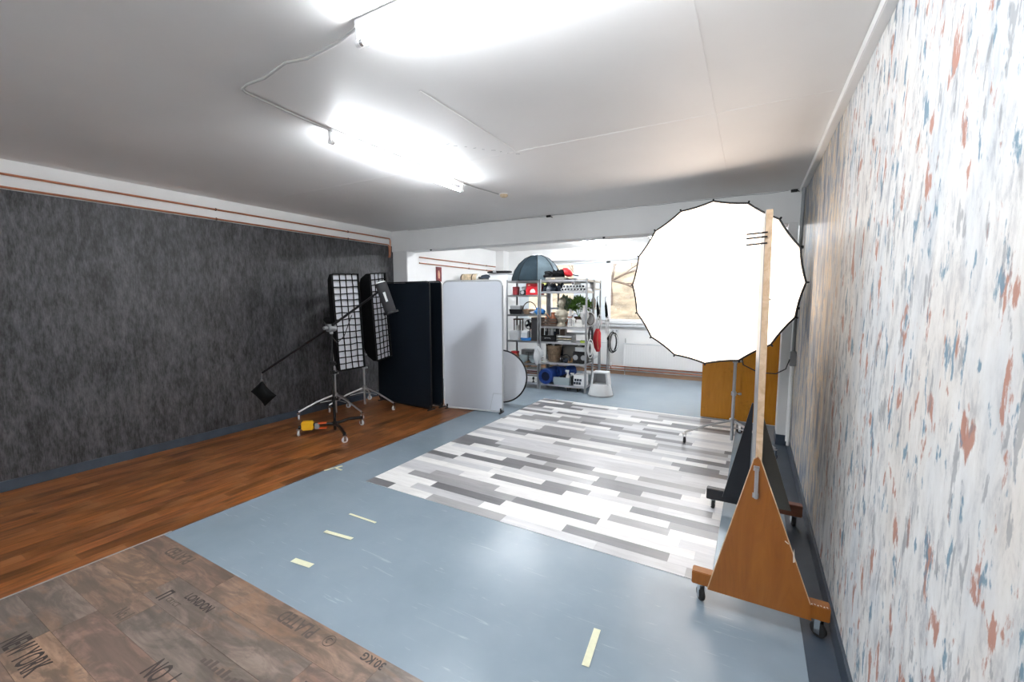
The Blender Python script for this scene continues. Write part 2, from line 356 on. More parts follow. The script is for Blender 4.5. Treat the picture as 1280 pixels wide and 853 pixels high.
# skirtings and the dark floor strip
struct(MB().box((XL, YBK, 0), (XL + .018, YB + .02, .09)).build('baseboard_left', 'skirt', bevel=.003))
struct(MB().box((XR - .016, YBK, 0), (XR, YB + .02, .105)).build('baseboard_right', 'skirt', bevel=.003))
struct(MB().box((.285, YBK, 0), (XR - .016, YB + .02, .0025)).build('trim_4', 'darkstrip', smooth=False))
struct(MB().box((XR - .045, YBK, 2.685), (XR, YB, ZC)).build('trim_5', 'white', bevel=.004))
# back wall with the window band
X0, X1, Z0, Z1 = -4.95, .2, 1.12, 2.42
bw = struct(MB().box((XL, YR, 0), (XR, YR + .15, Z0)).box((XL, YR, Z1), (XR, YR + .15, ZC)).box((XL, YR, Z0), (X0, YR + .15, Z1)).box((X1, YR, Z0), (XR, YR + .15, Z1)).build('wall_back', 'paint', smooth=False))
struct(MB().box((XL, YR - .02, 0), (XR, YR, .075)).build('baseboard_back', 'skirtwood', bevel=.004))
struct(MB().box((-5.38, YR - .25, 0), (-5.16, YR, ZC)).build('trim_6', 'paint', smooth=False, bevel=.004))
muls = [-4.95, -4.10, -3.45, -2.72, -1.30, .2]
for i, (a, b) in enumerate(zip(muls, muls[1:])):
    wd = struct(MB().box((a, YR + .04, Z0), (a + .05, YR + .11, Z1)).box((b - .05, YR + .04, Z0), (b, YR + .11, Z1)).box((a, YR + .04, Z0), (b, YR + .11, Z0 + .06)).box((a, YR + .04, Z1 - .05), (b, YR + .11, Z1)).build('window_%d' % (i + 1), 'upvc', bevel=.004))
    MB().box((a + .05, YR + .07, Z0 + .06), (b - .05, YR + .076, Z1 - .05)).build('pane', 'glass', wd, smooth=False)
struct(MB().box((XL, YR - .06, Z0 - .035), (XR, YR + .04, Z0)).build('trim_7', 'upvc', bevel=.005))
struct(MB().box((XL, YR - .05, Z0 - .10), (XR, YR, Z0 - .045)).build('trim_8', 'lgrey', bevel=.004))
bl = T('curtain_rail', 'thin grey curtain rail running above the back windows', 'curtain rail', (0, YR - .08, 2.45))
MB().box((-4.0, -.012, -.01), (.3, .012, .016)).build('rail', 'grey', bl, bevel=.003)
for x in (-4.0, -3.0, -1.5, 0): MB().box((x, -.01, -.005), (x + .03, .08, .02)).build('bracket', 'grey', bl)
for a, b, lab in ((-4.95, -4.62, 'narrow white blind at the left end of the back windows'), (-3.5, -2.76, 'pale closed fabric blind behind the red scoop on the shelving')):
    bd = T('fabric_blind', lab, 'blind', ((a + b) / 2, YR + .02, 1.16), group=None); k = 6 if b - a > .5 else 3
    for q in range(k):
        wq = (b - a) / k
        MB().cbox(((q + .5) * wq - (b - a) / 2, 0, .62), (wq * 1.04, .003, 1.24), rz=.06).build('slat', 'blind', bd, smooth=False)
    MB().box((-(b - a) / 2, -.015, 1.24), ((b - a) / 2, .015, 1.265)).build('head_rail', 'upvc', bd)
# outside: bank, hedge, bare tree
m_ = MB()
nx, ny = 30, 16
V = [[m_.b.verts.new((-14 + 22 * i / nx, 9.5 + 12 * j / ny, .3 + 5.6 * (j / ny) ** .8 + .12 * math.sin(i * 2.1 + j * 1.7))) for i in range(nx + 1)] for j in range(ny + 1)]
for j in range(ny):
    for i in range(nx): m_.b.faces.new((V[j][i], V[j][i + 1], V[j + 1][i + 1], V[j + 1][i]))
bank = m_.build('grass_bank', 'grass'); struct(bank)
h = MB()
for i in range(7): h.blob((-8.6 + i * .42, 12.6 + .2 * math.sin(i), 2.0 + .15 * math.cos(i * 2)), (.5, .45, .75), i, .22)
tag(h.build('hedge', 'hedge'), 'yellow-green bush on the bank beyond the left window', 'bush')
tr = T('bare_tree', 'bare branching tree outside the window beside the big round softbox', 'tree', (-3.3, 11.2, 1.3))
def limb(mb, p, d, ln, r, depth):
    pts = [p]; q = Vector(p); dd = Vector(d)
    for k in range(4):
        dd = (dd + Vector((random.uniform(-.25, .25), random.uniform(-.15, .15), random.uniform(-.12, .2)))).normalized(); q = q + dd * ln / 4; pts.append(q.copy())
    mb.tube(pts, [r * (1 - .14 * k) for k in range(5)], 6)
    if depth:
        for k in (1, 2, 3, 4):
            nd = (dd + Vector((random.uniform(-.9, .9), random.uniform(-.4, .4), random.uniform(-.2, .7)))).normalized(); limb(mb, pts[k], nd, ln * .62, r * .5, depth - 1)
b1 = MB(); limb(b1, Vector((0, 0, -.1)), (.1, 0, 1), 1.0, .09, 0); b1.build('trunk', 'bark', tr)
b2 = MB()
for d in ((-.7, 0, .7), (.9, -.1, .35), (.2, .1, 1), (.9, 0, -.15), (-.9, 0, .1)): limb(b2, Vector((.05, 0, .8)), d, 1.5, .035, 3)
b2.build('branches', 'bark', tr)

# ================================================================== FLOOR SHEETS
def clampc(c): return tuple(max(0, min(1, x)) for x in c)
gm = T('grey_plank_mat', 'large square vinyl mat of white and grey planks on the blue floor', 'floor mat', (-2.90, 2.535, 0), R(-.5))
MB().box((0, 0, 0), (2.77, 3.66, .0022)).build('backing', 'lgrey', gm, smooth=False)
rd = random.Random(5); pal = [(.88, .87, .85), (.84, .83, .82), (.67, .67, .68), (.57, .57, .58), (.36, .355, .36), (.19, .188, .195), (.155, .153, .16)]
y = 0; k = 0; last = 0
while y < 3.655:
    x = -rd.uniform(0, .7); y1 = min(y + .1005, 3.66)
    while x < 2.77:
        ln = rd.choice((.70, .70, .70, .55, .42)); a, b = max(x, 0), min(x + ln, 2.77); x += ln
        if b - a < .03: continue
        i = rd.choices(range(7), (22, 16, 16, 12, 13, 13, 12))[0]
        if i > 4 and last > 4: i = rd.choice((0, 1, 2, 3))
        last = i; o = MB().box((a + .0004, y + .0004, .001), (b - .0004, y1 - .0004, .0032)).build('plank', 'greyplank', gm, smooth=False)
        f = rd.uniform(.93, 1.07); o.color = (*clampc([c * f for c in pal[i]]), 1); k += 1
    y += .1005
bm_ = T('chestnut_plank_floor', 'chestnut brown strip of plank-pattern vinyl along the dark papered wall', 'floor mat', (-5.36, -1.2, 0))
MB().box((0, 0, 0), (1.93, 6.55, .0022)).build('backing', 'brownwood', bm_, smooth=False)
x = 0; rd = random.Random(9)
while x < 1.925:
    y = -rd.uniform(0, .9); x1 = min(x + .1017, 1.93)
    while y < 6.55:
        ln = rd.choice((.9, .9, .62, .45)); a, b = max(y, 0), min(y + ln, 6.55); y += ln
        if b - a < .03: continue
        o = MB().box((x + .0006, a + .0006, .001), (x1 - .0006, b - .0006, .0032)).build('plank', 'brownplank', bm_, smooth=False)
        f = rd.uniform(.62, 1.40); o.color = (*clampc([.165 * f, .056 * f, .0135 * f * rd.uniform(.9, 1.2)]), 1)
    x += .1017
pm = T('crate_print_mat', 'rustic wood vinyl with stencilled crate lettering in the near left corner', 'floor mat', (0, 0, 0))
MB().box((-3.425, -1.2, 0), (-.3, 1.252, .0022)).build('backing', 'brownwood', pm, smooth=False)
rd = random.Random(3); y = 1.252; k = 0; tint = [(.25, .165, .122), (.27, .182, .132), (.205, .165, .138), (.30, .192, .130), (.22, .172, .142), (.255, .168, .130)]
while y > -1.19:
    x = -3.425 - rd.uniform(.1, 1.0); y0 = max(y - .168, -1.2)
    while x < -.3:
        ln = 1.2; a, b = max(x, -3.425), min(x + ln, -.3); x += ln
        if b - a < .03: continue
        o = MB().box((a + .0008, y0 + .0008, .001), (b - .0008, y - .0008, .0034)).build('plank', 'printplank', pm, smooth=False)
        t = tint[k % 6]; k += 1; o.color = (*t, 1)
    y -= .168
z = .0036
for txt, X, Y, rz, sz, sx, mt in (('LONDON', -2.475, 1.03, 0, .062, .85, 'ink'), ('NEW YORK', -2.80, .475, 0, .125, .56, 'ink'), ('NO. 1', -2.13, .725, 0, .125, .55, 'ink'),
        ('No.1', -2.72, .80, 0, .085, .6, 'faintink'), ('PLATED', -1.885, 1.197, PI, .10, .75, 'faintink'), ('30.KG', -1.39, 1.222, PI, .055, .95, 'ink'),
        ('PLATED', -3.05, 1.19, PI, .10, .75, 'faintink'), ('CRYCT', -2.60, .965, 0, .04, .9, 'faintink'), ('CRYCT', -1.44, .965, 0, .04, .9, 'faintink')):
    textmesh('lettering', txt, sz, mt, pm, (X, Y, z), rz, sx)
mm = MB().tube([(-1.655 + .03 * math.cos(a), 1.20 + .03 * math.sin(a), z) for a in [i * PI / 8 for i in range(16)]], .0018, 5, True)
mm.tube([(-1.655 + .014 * math.cos(a), 1.20 + .014 * math.sin(a), z) for a in [i * PI / 8 for i in range(2, 13)]], .0025, 5); mm.build('stamp_mark', 'faintink', pm)
for X in (-2.72, -1.56):
    MB().box((X, .935, z - .001), (X + .012, 1.01, z + .0004)).box((X + .03, .935, z - .001), (X + .042, 1.01, z + .0004)).box((X, 1.0, z - .001), (X + .042, 1.012, z + .0004)).build('stamp_mark', 'ink', pm, smooth=False)
d = MB()
for i in range(9): d.box((-2.06 + i * .032, .845, z - .001), (-2.04 + i * .032, .845 + .02 + .01 * (i % 3), z + .0003))
d.build('stamp_mark', 'faintink', pm, smooth=False)
st = MB().box((-3.434, -1.2, 0), (-3.420, 1.30, .005)); tag(st.build('joint_strip', 'stripgrey', bevel=.001), 'thin grey joint strip between the chestnut planks and the stencilled wood vinyl', 'floor trim')
for a, b, wd_, lab in (((-.560, 1.655), (-.580, 1.885), .033, 'longest tape mark, alone on the floor near the foreground'), ((-2.39, 1.507), (-2.235, 1.524), .040, 'short tape mark closest to the stencilled wood vinyl'),
        ((-2.502, 1.817), (-2.26, 1.844), .028, 'middle pale tape mark of the row of three on the blue floor'), ((-2.55, 2.066), (-2.28, 2.070), .018, 'thin tape mark of the three, nearest the grey plank mat'),
        ((-3.42, 2.505), (-3.365, 2.665), .026, 'tape mark running along the edge of the chestnut planks'), ((-3.395, 2.600), (-3.285, 2.592), .020, 'tiny tape mark crossing the one by the chestnut planks')):
    a, b = Vector((*a, 0)), Vector((*b, 0)); v = b - a
    tag(MB().cbox((a + b) / 2 + Vector((0, 0, .004)), (v.length, wd_, .0008), rz=math.atan2(v.y, v.x)).build('tape_mark', 'tape', smooth=False), lab, 'tape', 'tape marks on the blue floor')

# ================================================================== PIPES, CEILING FITTINGS
for z, lab, yy in ((2.615, 'upper copper pipe high on the dark papered wall', 5.36), (2.51, 'lower copper pipe along the top edge of the dark wallpaper', 5.33)):
    t = T('copper_pipe', lab, 'pipe', (XL + .03, 0, z), group='copper pipes on the left wall')
    pts = [(0, YBK + .02, 0), (0, yy - .03, 0), (0, yy - .01, -.005), (0, yy, -.03), (0, yy, 2.33 - z + (.03 if z > 2.6 else 0)), (-.012, yy, 2.31 - z), (-.018, yy, 2.308 - z)]
    MB().tube(pts, .0095, 10).build('pipe', 'copper', t)
    for y in (.2, 2.68, 4.5): MB().cyl((-.03, y, 0), (0, y, 0), .006, n=8).tube([(.0 + .013 * math.cos(a), y, .013 * math.sin(a)) for a in [i * PI / 5 for i in range(10)]], .004, 6, True).build('clip', 'brownwood', t)
for z, lab in ((2.37, 'upper copper pipe on the white wall beyond the opening'), (2.265, 'lower copper pipe on the white wall beyond the opening')):
    t = T('copper_pipe', lab, 'pipe', (XL + .03, 0, z), group='copper pipes beyond the opening')
    MB().cyl((0, 6.08, 0), (0, 8.75, 0), .0095, n=10).build('pipe', 'copper', t)
    for y in (7.65, 8.35): MB().cyl((-.03, y, 0), (0, y, 0), .006, n=8).tube([(.013 * math.cos(a), y, .013 * math.sin(a)) for a in [i * PI / 5 for i in range(10)]], .004, 6, True).build('clip', 'brownwood', t)
for z, x1, lab in ((.12, .3, 'lower copper heating pipe along the foot of the back wall'), (.175, -.3, 'upper copper heating pipe along the foot of the back wall')):
    t = T('copper_pipe', lab, 'pipe', (0, YR - .05, z), group='heating pipes under the windows')
    MB().cyl((-4.9, 0, 0), (x1, 0, 0), .012, n=10).build('pipe', 'copper', t)
    for x in (-3.9, -2.0, -.6): MB().cyl((x, 0, 0), (x, .05, 0), .006, n=8).tube([(x, .015 * math.cos(a), .015 * math.sin(a)) for a in [i * PI / 5 for i in range(10)]], .004, 6, True).build('clip', 'brownwood', t)
for a, b, lab in ((-4.2, -2.62, 'white radiator behind the metal shelving'), (-2.32, -.45, 'white radiator below the round softbox')):
    t = T('radiator', lab, 'radiator', ((a + b) / 2, YR - .07, .20), group='radiators under the back windows'); hw = (b - a) / 2
    m_ = MB().box((-hw, -.03, 0), (hw, .0, .47)); n = int(hw * 2 / .05)
    for i in range(n): m_.box((-hw + (i + .3) * 2 * hw / n, -.037, .03), (-hw + (i + .7) * 2 * hw / n, -.029, .44))
    m_.build('panel', 'white', t, smooth=False)
    MB().box((-hw, -.035, .468), (hw, .04, .482)).build('top_grille', 'lgrey', t, bevel=.002)
    for x in (-hw + .2, hw - .2): MB().box((x, 0, .1), (x + .03, .07, .4)).build('bracket', 'white', t)
    MB().cyl((hw + .03, 0, -.02), (hw + .03, 0, .05), .018, n=10).cyl((hw - .01, 0, .03), (hw + .03, 0, .03), .008, n=8).build('valve', 'white', t)
    MB().cyl((hw + .03, 0, -.07), (hw + .03, 0, .0), .008, n=8).build('riser', 'copper', t)
for x, lab in ((-2.53, 'double wall socket right of the shelving below the sill'), (-3.83, 'wall socket seen through the shelving below the sill')):
    t = T('wall_socket', lab, 'socket', (x, YR, .93)); MB().box((-.085, -.035, -.045), (.085, 0, .045)).build('plate', 'lgrey', t, bevel=.006)
    for q in (-.04, .04): MB().box((q - .015, -.038, -.015), (q + .015, -.034, .02)).build('outlet', 'grey', t)
tag(MB().cyl((-2.30, YR - .02, .0), (-2.30, YR - .02, .78), .009, n=8).build('riser_pipe', 'cable'), 'slim vertical pipe on the back wall between the radiators', 'pipe')
# strip lights
def striplight(loc, rz, lab, ln=1.5, tm='tube'):
    t = T('strip_light', lab, 'ceiling light', loc, rz, 'fluorescent strip lights')
    MB().box((0, -.022, -.03), (ln, .022, 0)).build('batten', 'white', t, bevel=.004)
    for x in (-.005, ln - .015):
        MB().box((x, -.011, -.075), (x + .02, .011, -.02)).cyl((x, 0, -.085), (x + .02, 0, -.085), .017, n=14).build('lamp_holder', 'white', t, bevel=.0)
    MB().cyl((.015, 0, -.085), (ln - .015, 0, -.085), .013, n=14).build('fluorescent_tube', tm, t)
    MB().cyl((.012, 0, -.085), (.035, 0, -.085), .0135, n=14).cyl((ln - .035, 0, -.085), (ln - .012, 0, -.085), .0135, n=14).build('end_cap', 'steel', t)
striplight((-2.52, 2.0, ZC), PI / 2, 'lit bare strip light in full view on the ceiling')
striplight((-1.475, 1.33, ZC), 0, 'lit strip light cut off by the top edge of the picture')
striplight((-2.72, 7.3, ZC), PI / 2, 'lit strip light in the far room above the shelving', tm='fartube')
striplight((-4.3, 6.2, ZC), 0, 'added unseen strip light behind the beam over the folding screens', tm='fartube')  # unseen lamp added to brighten the far room
striplight((-1.6, 7.6, ZC), 0, 'added unseen strip light in the far room behind the beam over the round softbox', tm='fartube')  # second unseen lamp, added for more light beyond the beam
striplight((-4.2, -1.4, ZC), 0, 'added unseen strip light behind the camera on the dark wall side')  # unseen fill lamp added to lift the left ceiling
striplight((-2.4, -1.2, ZC), 0, 'added unseen strip light behind the camera near the middle')  # another added lamp, out of view, filling the near room
cab = MB().tube([(-1.475, 1.34, ZC - .008), (-1.65, 1.37, ZC - .012), (-1.85, 1.36, ZC - .03), (-2.0, 1.355, ZC - .012), (-2.2, 1.37, ZC - .028), (-2.38, 1.385, ZC - .01), (-2.45, 1.40, ZC - .010)], .007, 8)
tag(cab.build('ceiling_cable', 'cable'), 'slack grey cable running across the ceiling to the nearer strip light', 'cable')
cab = MB().tube([(-2.45, 1.40, ZC - .010), (-2.47, 1.43, ZC - .012), (-2.49, 1.7, ZC - .016), (-2.52, 2.0, ZC - .012)], .008, 8)
tag(cab.build('ceiling_cable', 'cable'), 'grey cable clipped to the ceiling leading to the strip light in full view', 'cable')
cab = MB().tube([(-2.52, 3.5, ZC - .008), (-2.50, 3.7, ZC - .010), (-2.44, 4.06, ZC - .008)], .005, 8)
tag(cab.build('ceiling_cable', 'cable'), 'short thin cable between the strip light and the round ceiling box', 'cable')
t = T('ceiling_rose', 'small round cable box on the ceiling past the strip light', 'ceiling fitting', (-2.41, 4.12, ZC))
MB().lathe([(.045, 0), (.043, -.02), (.03, -.032), (0.001, -.033)], n=20).build('cover', 'card', t); MB().lathe([(.05, 0), (.05, -.006)], n=20).build('base', 'white', t)
cr_ = MB().tube([(-5.0 + i * .22, YB - .004, ZC - .006 - .01 * math.sin(i * 1.3) ** 2) for i in range(25)], .003, 5)
tag(cr_.build('beam_cable', 'grey'), 'thin sagging wire tacked where the beam meets the ceiling', 'cable')
for x in (-2.46, .33): tag(MB().box((x - .03, YB - .03, ZC - .03), (x + .03, YB, ZC - .005)).cyl((x + .03, YB - .02, ZC - .02), (x + .06, YB - .02, ZC - .04), .006, n=8).build('cable_bracket', 'black', bevel=.003), 'small black bracket at the top of the beam ' + ('near the ceiling box' if x < 0 else 'by the right wall'), 'bracket')
for x, z in ((-4.55, 2.395), (-1.7, 2.395)): tag(MB().lathe([(.018, 0), (.018, -.008), (.008, -.02)], (x, YB + .03, z + .006), n=10).build('hook_plate', 'black'), 'tiny dark hook under the beam ' + ('above the black folding screens' if x < -3 else 'left of the round softbox'), 'hook')
# pipes and switch on the right wall by the pier
t = T('conduit', 'grey vertical conduit with a cable box in the corner beside the pier', 'conduit', (XR - .03, 5.12, 0))
MB().cyl((0, 0, 1.06), (0, 0, 2.685), .016, n=12).build('pipe', 'grey', t); MB().box((-.03, -.035, .93), (.028, .035, 1.08)).build('junction_box', 'grey', t, bevel=.006)
MB().cyl((0, 0, .10), (0, 0, .93), .014, n=12).build('lower_pipe', 'white', t)
for z in (1.5, 2.1): MB().box((-.022, -.02, z), (.028, .02, z + .025)).build('clip', 'black', t)
t = T('conduit', 'white vertical conduit right behind the grey one in the corner', 'conduit', (XR - .025, 5.27, 0)); MB().cyl((0, 0, .10), (0, 0, 2.685), .018, n=12).build('pipe', 'white', t)
# ================================================================== MOBILE BOARD
t = T('mobile_board', 'tall wheeled plywood board on triangular feet close to the right wall', 'mobile board', (0, 2.33, 0))
# panel leans a touch to the left at the top
def slab(x0, x1, y0, y1): return [(x0(.21), y0, .21), (x1(.21), y0, .21), (x1(2.02), y0, 2.02), (x0(2.02), y0, 2.02)], (0, y1 - y0, 0)
fx = lambda z: .056 - (z - .21) * .011
p, o_ = slab(lambda z: fx(z), lambda z: fx(z) + .010, .055, 1.25); MB().prism(p, o_).build('left_face', 'greyboard', t, smooth=False)
p, o_ = slab(lambda z: fx(z) + .010, lambda z: fx(z) + .030, .055, 1.25); MB().prism(p, o_).build('board', 'taupe', t, smooth=False)
p, o_ = slab(lambda z: fx(z) + .003, lambda z: fx(z) + .031, .045, .055); MB().prism(p, o_).build('edge_strip', 'plyedge', t, smooth=False)
for z in (1.915, 1.895, 1.865): MB().cyl((fx(z) + .012, .04, z), (fx(z) - .075, .03, z - .006), .0042, n=6).build('peg', 'black', t)
MB().lathe([(.006, 0), (.006, -.006), (.001, -.008)], (fx(1.6) + .034, .05, 1.6), n=8, M4=Matrix.Rotation(PI / 2, 4, 'X')).build('screw', 'steel', t)
def castor(mb_f, par, x, y, top, r=.028, ang=0.0):
    a = MB().box((-.022, -.02, top - .006), (.022, .02, top)).box((-.016, -.014, .02), (-.012, .012, top - .005)).box((.012, -.014, .02), (.016, .012, top - .005)).cyl((0, 0, top - .012), (0, 0, top - .004), .012, n=10)
    bmesh.ops.transform(a.b, matrix=Matrix.Translation((x, y, 0)) @ Matrix.Rotation(ang, 4, 'Z'), verts=a.b.verts)
    o = a.build('castor', 'chrome', par, bevel=0)
    wv = MB().cyl((-.010, 0, r), (.010, 0, r), r, n=18); bmesh.ops.transform(wv.b, matrix=Matrix.Translation((x, y, 0)) @ Matrix.Rotation(ang, 4, 'Z'), verts=wv.b.verts)
    wv.build('wheel', mb_f, o, bevel=.003)
    return o
ft = MB().box((-.21, 0, .098), (.388, .06, .168)).build('foot_bar', 'ply', t, bevel=.004)
MB().prism([(-.13, -.018, .099), (.315, -.018, .099), (.305, -.018, .175), (.072, -.018, .83), (.060, -.018, .843), (.046, -.018, .83)], (0, .016, 0)).build('foot_gusset', 'ply', t, smooth=False)
MB().prism([(-.133, -.0175, .101), (-.130, -.0175, .099), (.047, -.0175, .832), (.044, -.0175, .833)], (0, .015, 0)).prism([(.304, -.0175, .176), (.308, -.0175, .176), (.075, -.0175, .833), (.071, -.0175, .831)], (0, .015, 0)).build('gusset_edge', 'plyedge', t, smooth=False)
MB().cyl((.059, -.036, .795), (.061, -.036, .645), .009, n=10).cyl((.059, -.014, .785), (.059, -.036, .785), .008, n=8).cyl((.061, -.014, .655), (.061, -.036, .655), .008, n=8).box((.046, -.021, .64), (.072, -.017, .665)).box((.045, -.021, .775), (.070, -.017, .80)).build('handle', 'steel', t, bevel=.001)
sc_ = MB(); sc_.poly([(.228, -.0187, .36), (.236, -.0187, .365), (.229, -.0187, .43), (.226, -.0187, .405)]); sc_.poly([(.19, -.0187, .455), (.205, -.0187, .445), (.207, -.0187, .448), (.192, -.0187, .460)])
for i in range(6): sc_.poly([(.31 + i * .012, .001 + .01 * (i % 2), .1688), (.318 + i * .012, .0, .1688), (.316 + i * .012, .012, .1688)])
sc_.build('paint_chip', 'scar', t, smooth=False)
castor('rubber', t, -.165, .03, .098, .036, .5); castor('rubber', t, .35, .03, .098, .036, .9)
rb = MB().box((-.235, 1.14, .078), (.0, 1.20, .160)).build('foot_bar', 'blackpaint', t, bevel=.004)
MB().box((.0, 1.14, .078), (.378, 1.20, .160)).build('foot_bar', 'bar', t, bevel=.004, label='reddish brown half of the rear foot bar')
MB().prism([(-.125, 1.122, .12), (.045, 1.122, .12), (.045, 1.122, .86), (.036, 1.122, .86)], (0, .018, 0)).build('foot_gusset', 'blackpaint', t, smooth=False, label='black triangular half of the rear foot')
MB().prism([(.080, 1.122, .12), (.31, 1.122, .12), (.085, 1.122, .86), (.080, 1.122, .86)], (0, .018, 0)).build('foot_gusset', 'taupe', t, smooth=False, label='taupe triangular half of the rear foot')
castor('rubber', t, -.19, 1.17, .078, .031, .3); castor('rubber', t, .33, 1.17, .078, .031, .2)

# ================================================================== ROUND SOFTBOX ON ITS STAND
def roller_stand(name, lab, loc, rz, hub=.16, leg=.50, top=1.5, mt='steel', group=None, riser2=True, cast='lgrey', angs=(90, 210, 330), lift=.10, legr=.012):
    t = T(name, lab, 'light stand', loc, rz, group)
    MB().cyl((0, 0, .05), (0, 0, top * .6), .0165, n=12).build('column', mt, t)
    MB().cyl((0, 0, top * .6 - .03), (0, 0, top), .0125, n=12).build('riser', mt, t)
    for z in (top * .6 - .03, hub + .28 if hub + .28 < top * .5 else hub + .08): MB().lathe([(.016, 0), (.026, .004), (.026, .045), (.016, .05)], (0, 0, z), n=12).cyl((.02, 0, z + .025), (.055, 0, z + .025), .005, n=6).lathe([(.016, 0), (.016, .02)], (.06, 0, z + .015), n=10).build('collar', 'black' if mt == 'black' else mt, t)
    MB().lathe([(.02, -.02), (.032, -.015), (.032, .02), (.02, .03)], (0, 0, hub), n=14).build('hub', mt, t)
    for a in angs:
        a = R(a); d = Vector((math.cos(a), math.sin(a), 0))
        MB().tube([d * .02 + Vector((0, 0, hub)), d * leg * .5 + Vector((0, 0, (hub + lift) / 2 + .02)), d * leg + Vector((0, 0, lift))], legr, 8).build('leg', mt, t)
        if mt != 'black': MB().tube([d * .015 + Vector((0, 0, hub - .07)), d * leg * .42 + Vector((0, 0, hub * .5 + lift * .5 + .005))], .006, 6).build('brace', mt, t)
        castor(cast, t, d.x * leg, d.y * leg, lift - legr, .034, a)
    return t
os_ = T('round_softbox', 'huge lit sixteen-sided round softbox with a white face', 'softbox', (-.355, 4.38, 1.745), R(-10.5), group='lit softbox')
RO, n16 = .745, 16
# local: face in the xz plane, looking to -y
vv = [Vector((RO * math.sin(2 * PI * (i + .02) / n16), 0, RO * math.cos(2 * PI * (i + .02) / n16))) for i in range(n16)]
rimp = []
for i in range(n16):
    a, b = vv[i], vv[(i + 1) % n16]
    for q in range(4):
        f = q / 4; rimp.append(a.lerp(b, f) * (1 - .011 * math.sin(PI * f)))
fm = MB(); c0 = fm.b.verts.new((0, 0, 0)); rg = [fm.b.verts.new(v * .997) for v in rimp]
for i in range(len(rg)): fm.b.faces.new((c0, rg[(i + 1) % len(rg)], rg[i]))
fm.build('diffuser', 'octa', os_, smooth=False)
MB().tube([p * 1.003 - Vector((0, .004, 0)) for p in rimp], .0085, 6, True).build('rim', 'black', os_)
for i, v in enumerate(vv):
    rt = MB().tube([v * .99 + Vector((0, .01, 0)), v * 1.03 + Vector((0, -.004, 0))], .008, 6); rt.build('rod_tip', 'black', os_)
prof = [(1.0, .002), (.93, .14), (.82, .30), (.66, .45), (.45, .57), (.22, .63)]
bs = MB(); rows = []
for k_, (s_, y_) in enumerate(prof):
    rows.append([bs.b.verts.new(v * s_ + Vector((0, y_, 0))) for v in (rimp if True else vv)])
for A, B in zip(rows, rows[1:]):
    for i in range(len(A)): bs.b.faces.new((A[i], A[(i + 1) % len(A)], B[(i + 1) % len(A)], B[i]))
bs.b.faces.new(rows[-1]); bs.build('shell', 'blackcloth', os_)
MB().cyl((0, .62, 0), (0, .68, 0), .10, n=20).build('speed_ring', 'black', os_)
hd = T('flash_head', 'grey flash head mounted behind the round softbox', 'flash head', (-.355 + .68 * math.sin(R(10.5)), 4.38 + .68 * math.cos(R(10.5)), 1.745), R(-10.5))
MB().cyl((0, .002, 0), (0, .32, 0), .062, n=20).build('body', 'grey', hd, bevel=.006); MB().box((-.02, .12, -.12), (.02, .16, -.05)).cyl((0, .14, -.12), (0, .14, -.19), .014, n=10).build('bracket', 'black', hd)
roller_stand('roller_stand', 'silver roller stand carrying the huge round softbox', (-.125, 5.19 + .0, 0), R(10), .27, .50, 1.565, lift=.12, angs=(192, 312, 72), cast='rubber')
cb = MB().tube([(.36, 5.08, 1.0), (.33, 5.07, .90), (.25, 5.1, .84), (.10, 5.15, .83), (-.05, 5.18, .90), (-.10, 5.17, 1.2), (-.12, 5.15, 1.5)], .006, 8)
tag(cb.build('power_lead', 'blackcable'), 'black lead sagging from the corner cable box to the softbox stand', 'cable')
# ================================================================== ORANGE CABINET
t = T('cupboard', 'orange-brown veneered cupboard standing behind the round softbox', 'cupboard', (-.09, 6.5, 0))
MB().box((-.45, -.28, .012), (.49, .28, 1.62)).build('carcass', 'orange', t, bevel=.003)
for a, b in ((-.45, .02), (.024, .49)):
    o = MB().box((a + .002, -.298, .03), (b - .002, -.281, 1.60)).build('door', 'orange', t, bevel=.002)
    kx = b - .05 if a < 0 else a + .05
    MB().cyl((kx, -.298, 1.1), (kx, -.318, 1.1), .011, n=12).build('knob', 'steel', o)
MB().box((-.44, -.27, 0), (.48, .27, .012)).build('plinth', 'lgrey', t)

# ================================================================== FOLDING FLAGS AND SCREENS
def panel_frame(name, lab, cat, p0, p1, h, mt, group, rad=.07, lean=0.0, back=None, z0=.02):
    p0, p1 = Vector((*p0, 0)), Vector((*p1, 0)); v = p1 - p0; W = v.length
    t = T(name, lab, cat, p0, math.atan2(v.y, v.x), group)
    def rr(w0, h0, w1, h1, r, n=6):
        pts = []
        for cx, cz, a0 in ((w1 - r, h1 - r, 0), (w0 + r, h1 - r, 90), (w0 + r, h0 + r, 180), (w1 - r, h0 + r, 270)):
            for i in range(n + 1): a = R(a0 + 90 * i / n); pts.append((cx + r * math.cos(a), 0, cz + r * math.sin(a)))
        return pts
    L4 = Matrix.Rotation(lean, 4, 'X')
    m_ = MB().prism(rr(.012, z0 + .012, W - .012, h - .012, rad), (0, .004, 0)); bmesh.ops.transform(m_.b, matrix=L4, verts=m_.b.verts); m_.build('fabric', mt, t, smooth=False)
    m_ = MB().tube([Vector(p) + Vector((0, .004, 0)) for p in rr(.006, z0, W - .006, h, rad + .006)], .010, 8, True); bmesh.ops.transform(m_.b, matrix=L4, verts=m_.b.verts); m_.build('frame', 'black' if mt != 'scrim' else 'lgrey', t)
    for x in (.05, W - .03):
        m_ = MB().box((x - .015, -.055, 0), (x + .015, .09, .018)).box((x - .012, -.012, .0), (x + .012, .02, .07)); m_.build('foot', 'rubber', t, bevel=.003)
    return t, W
panel_frame('black_flag', 'wide black cloth panel, leftmost of the folding screens', 'studio panel', (-5.12, 4.80), (-3.95, 4.69), 1.85, 'navycloth', 'folding studio panels', .05)
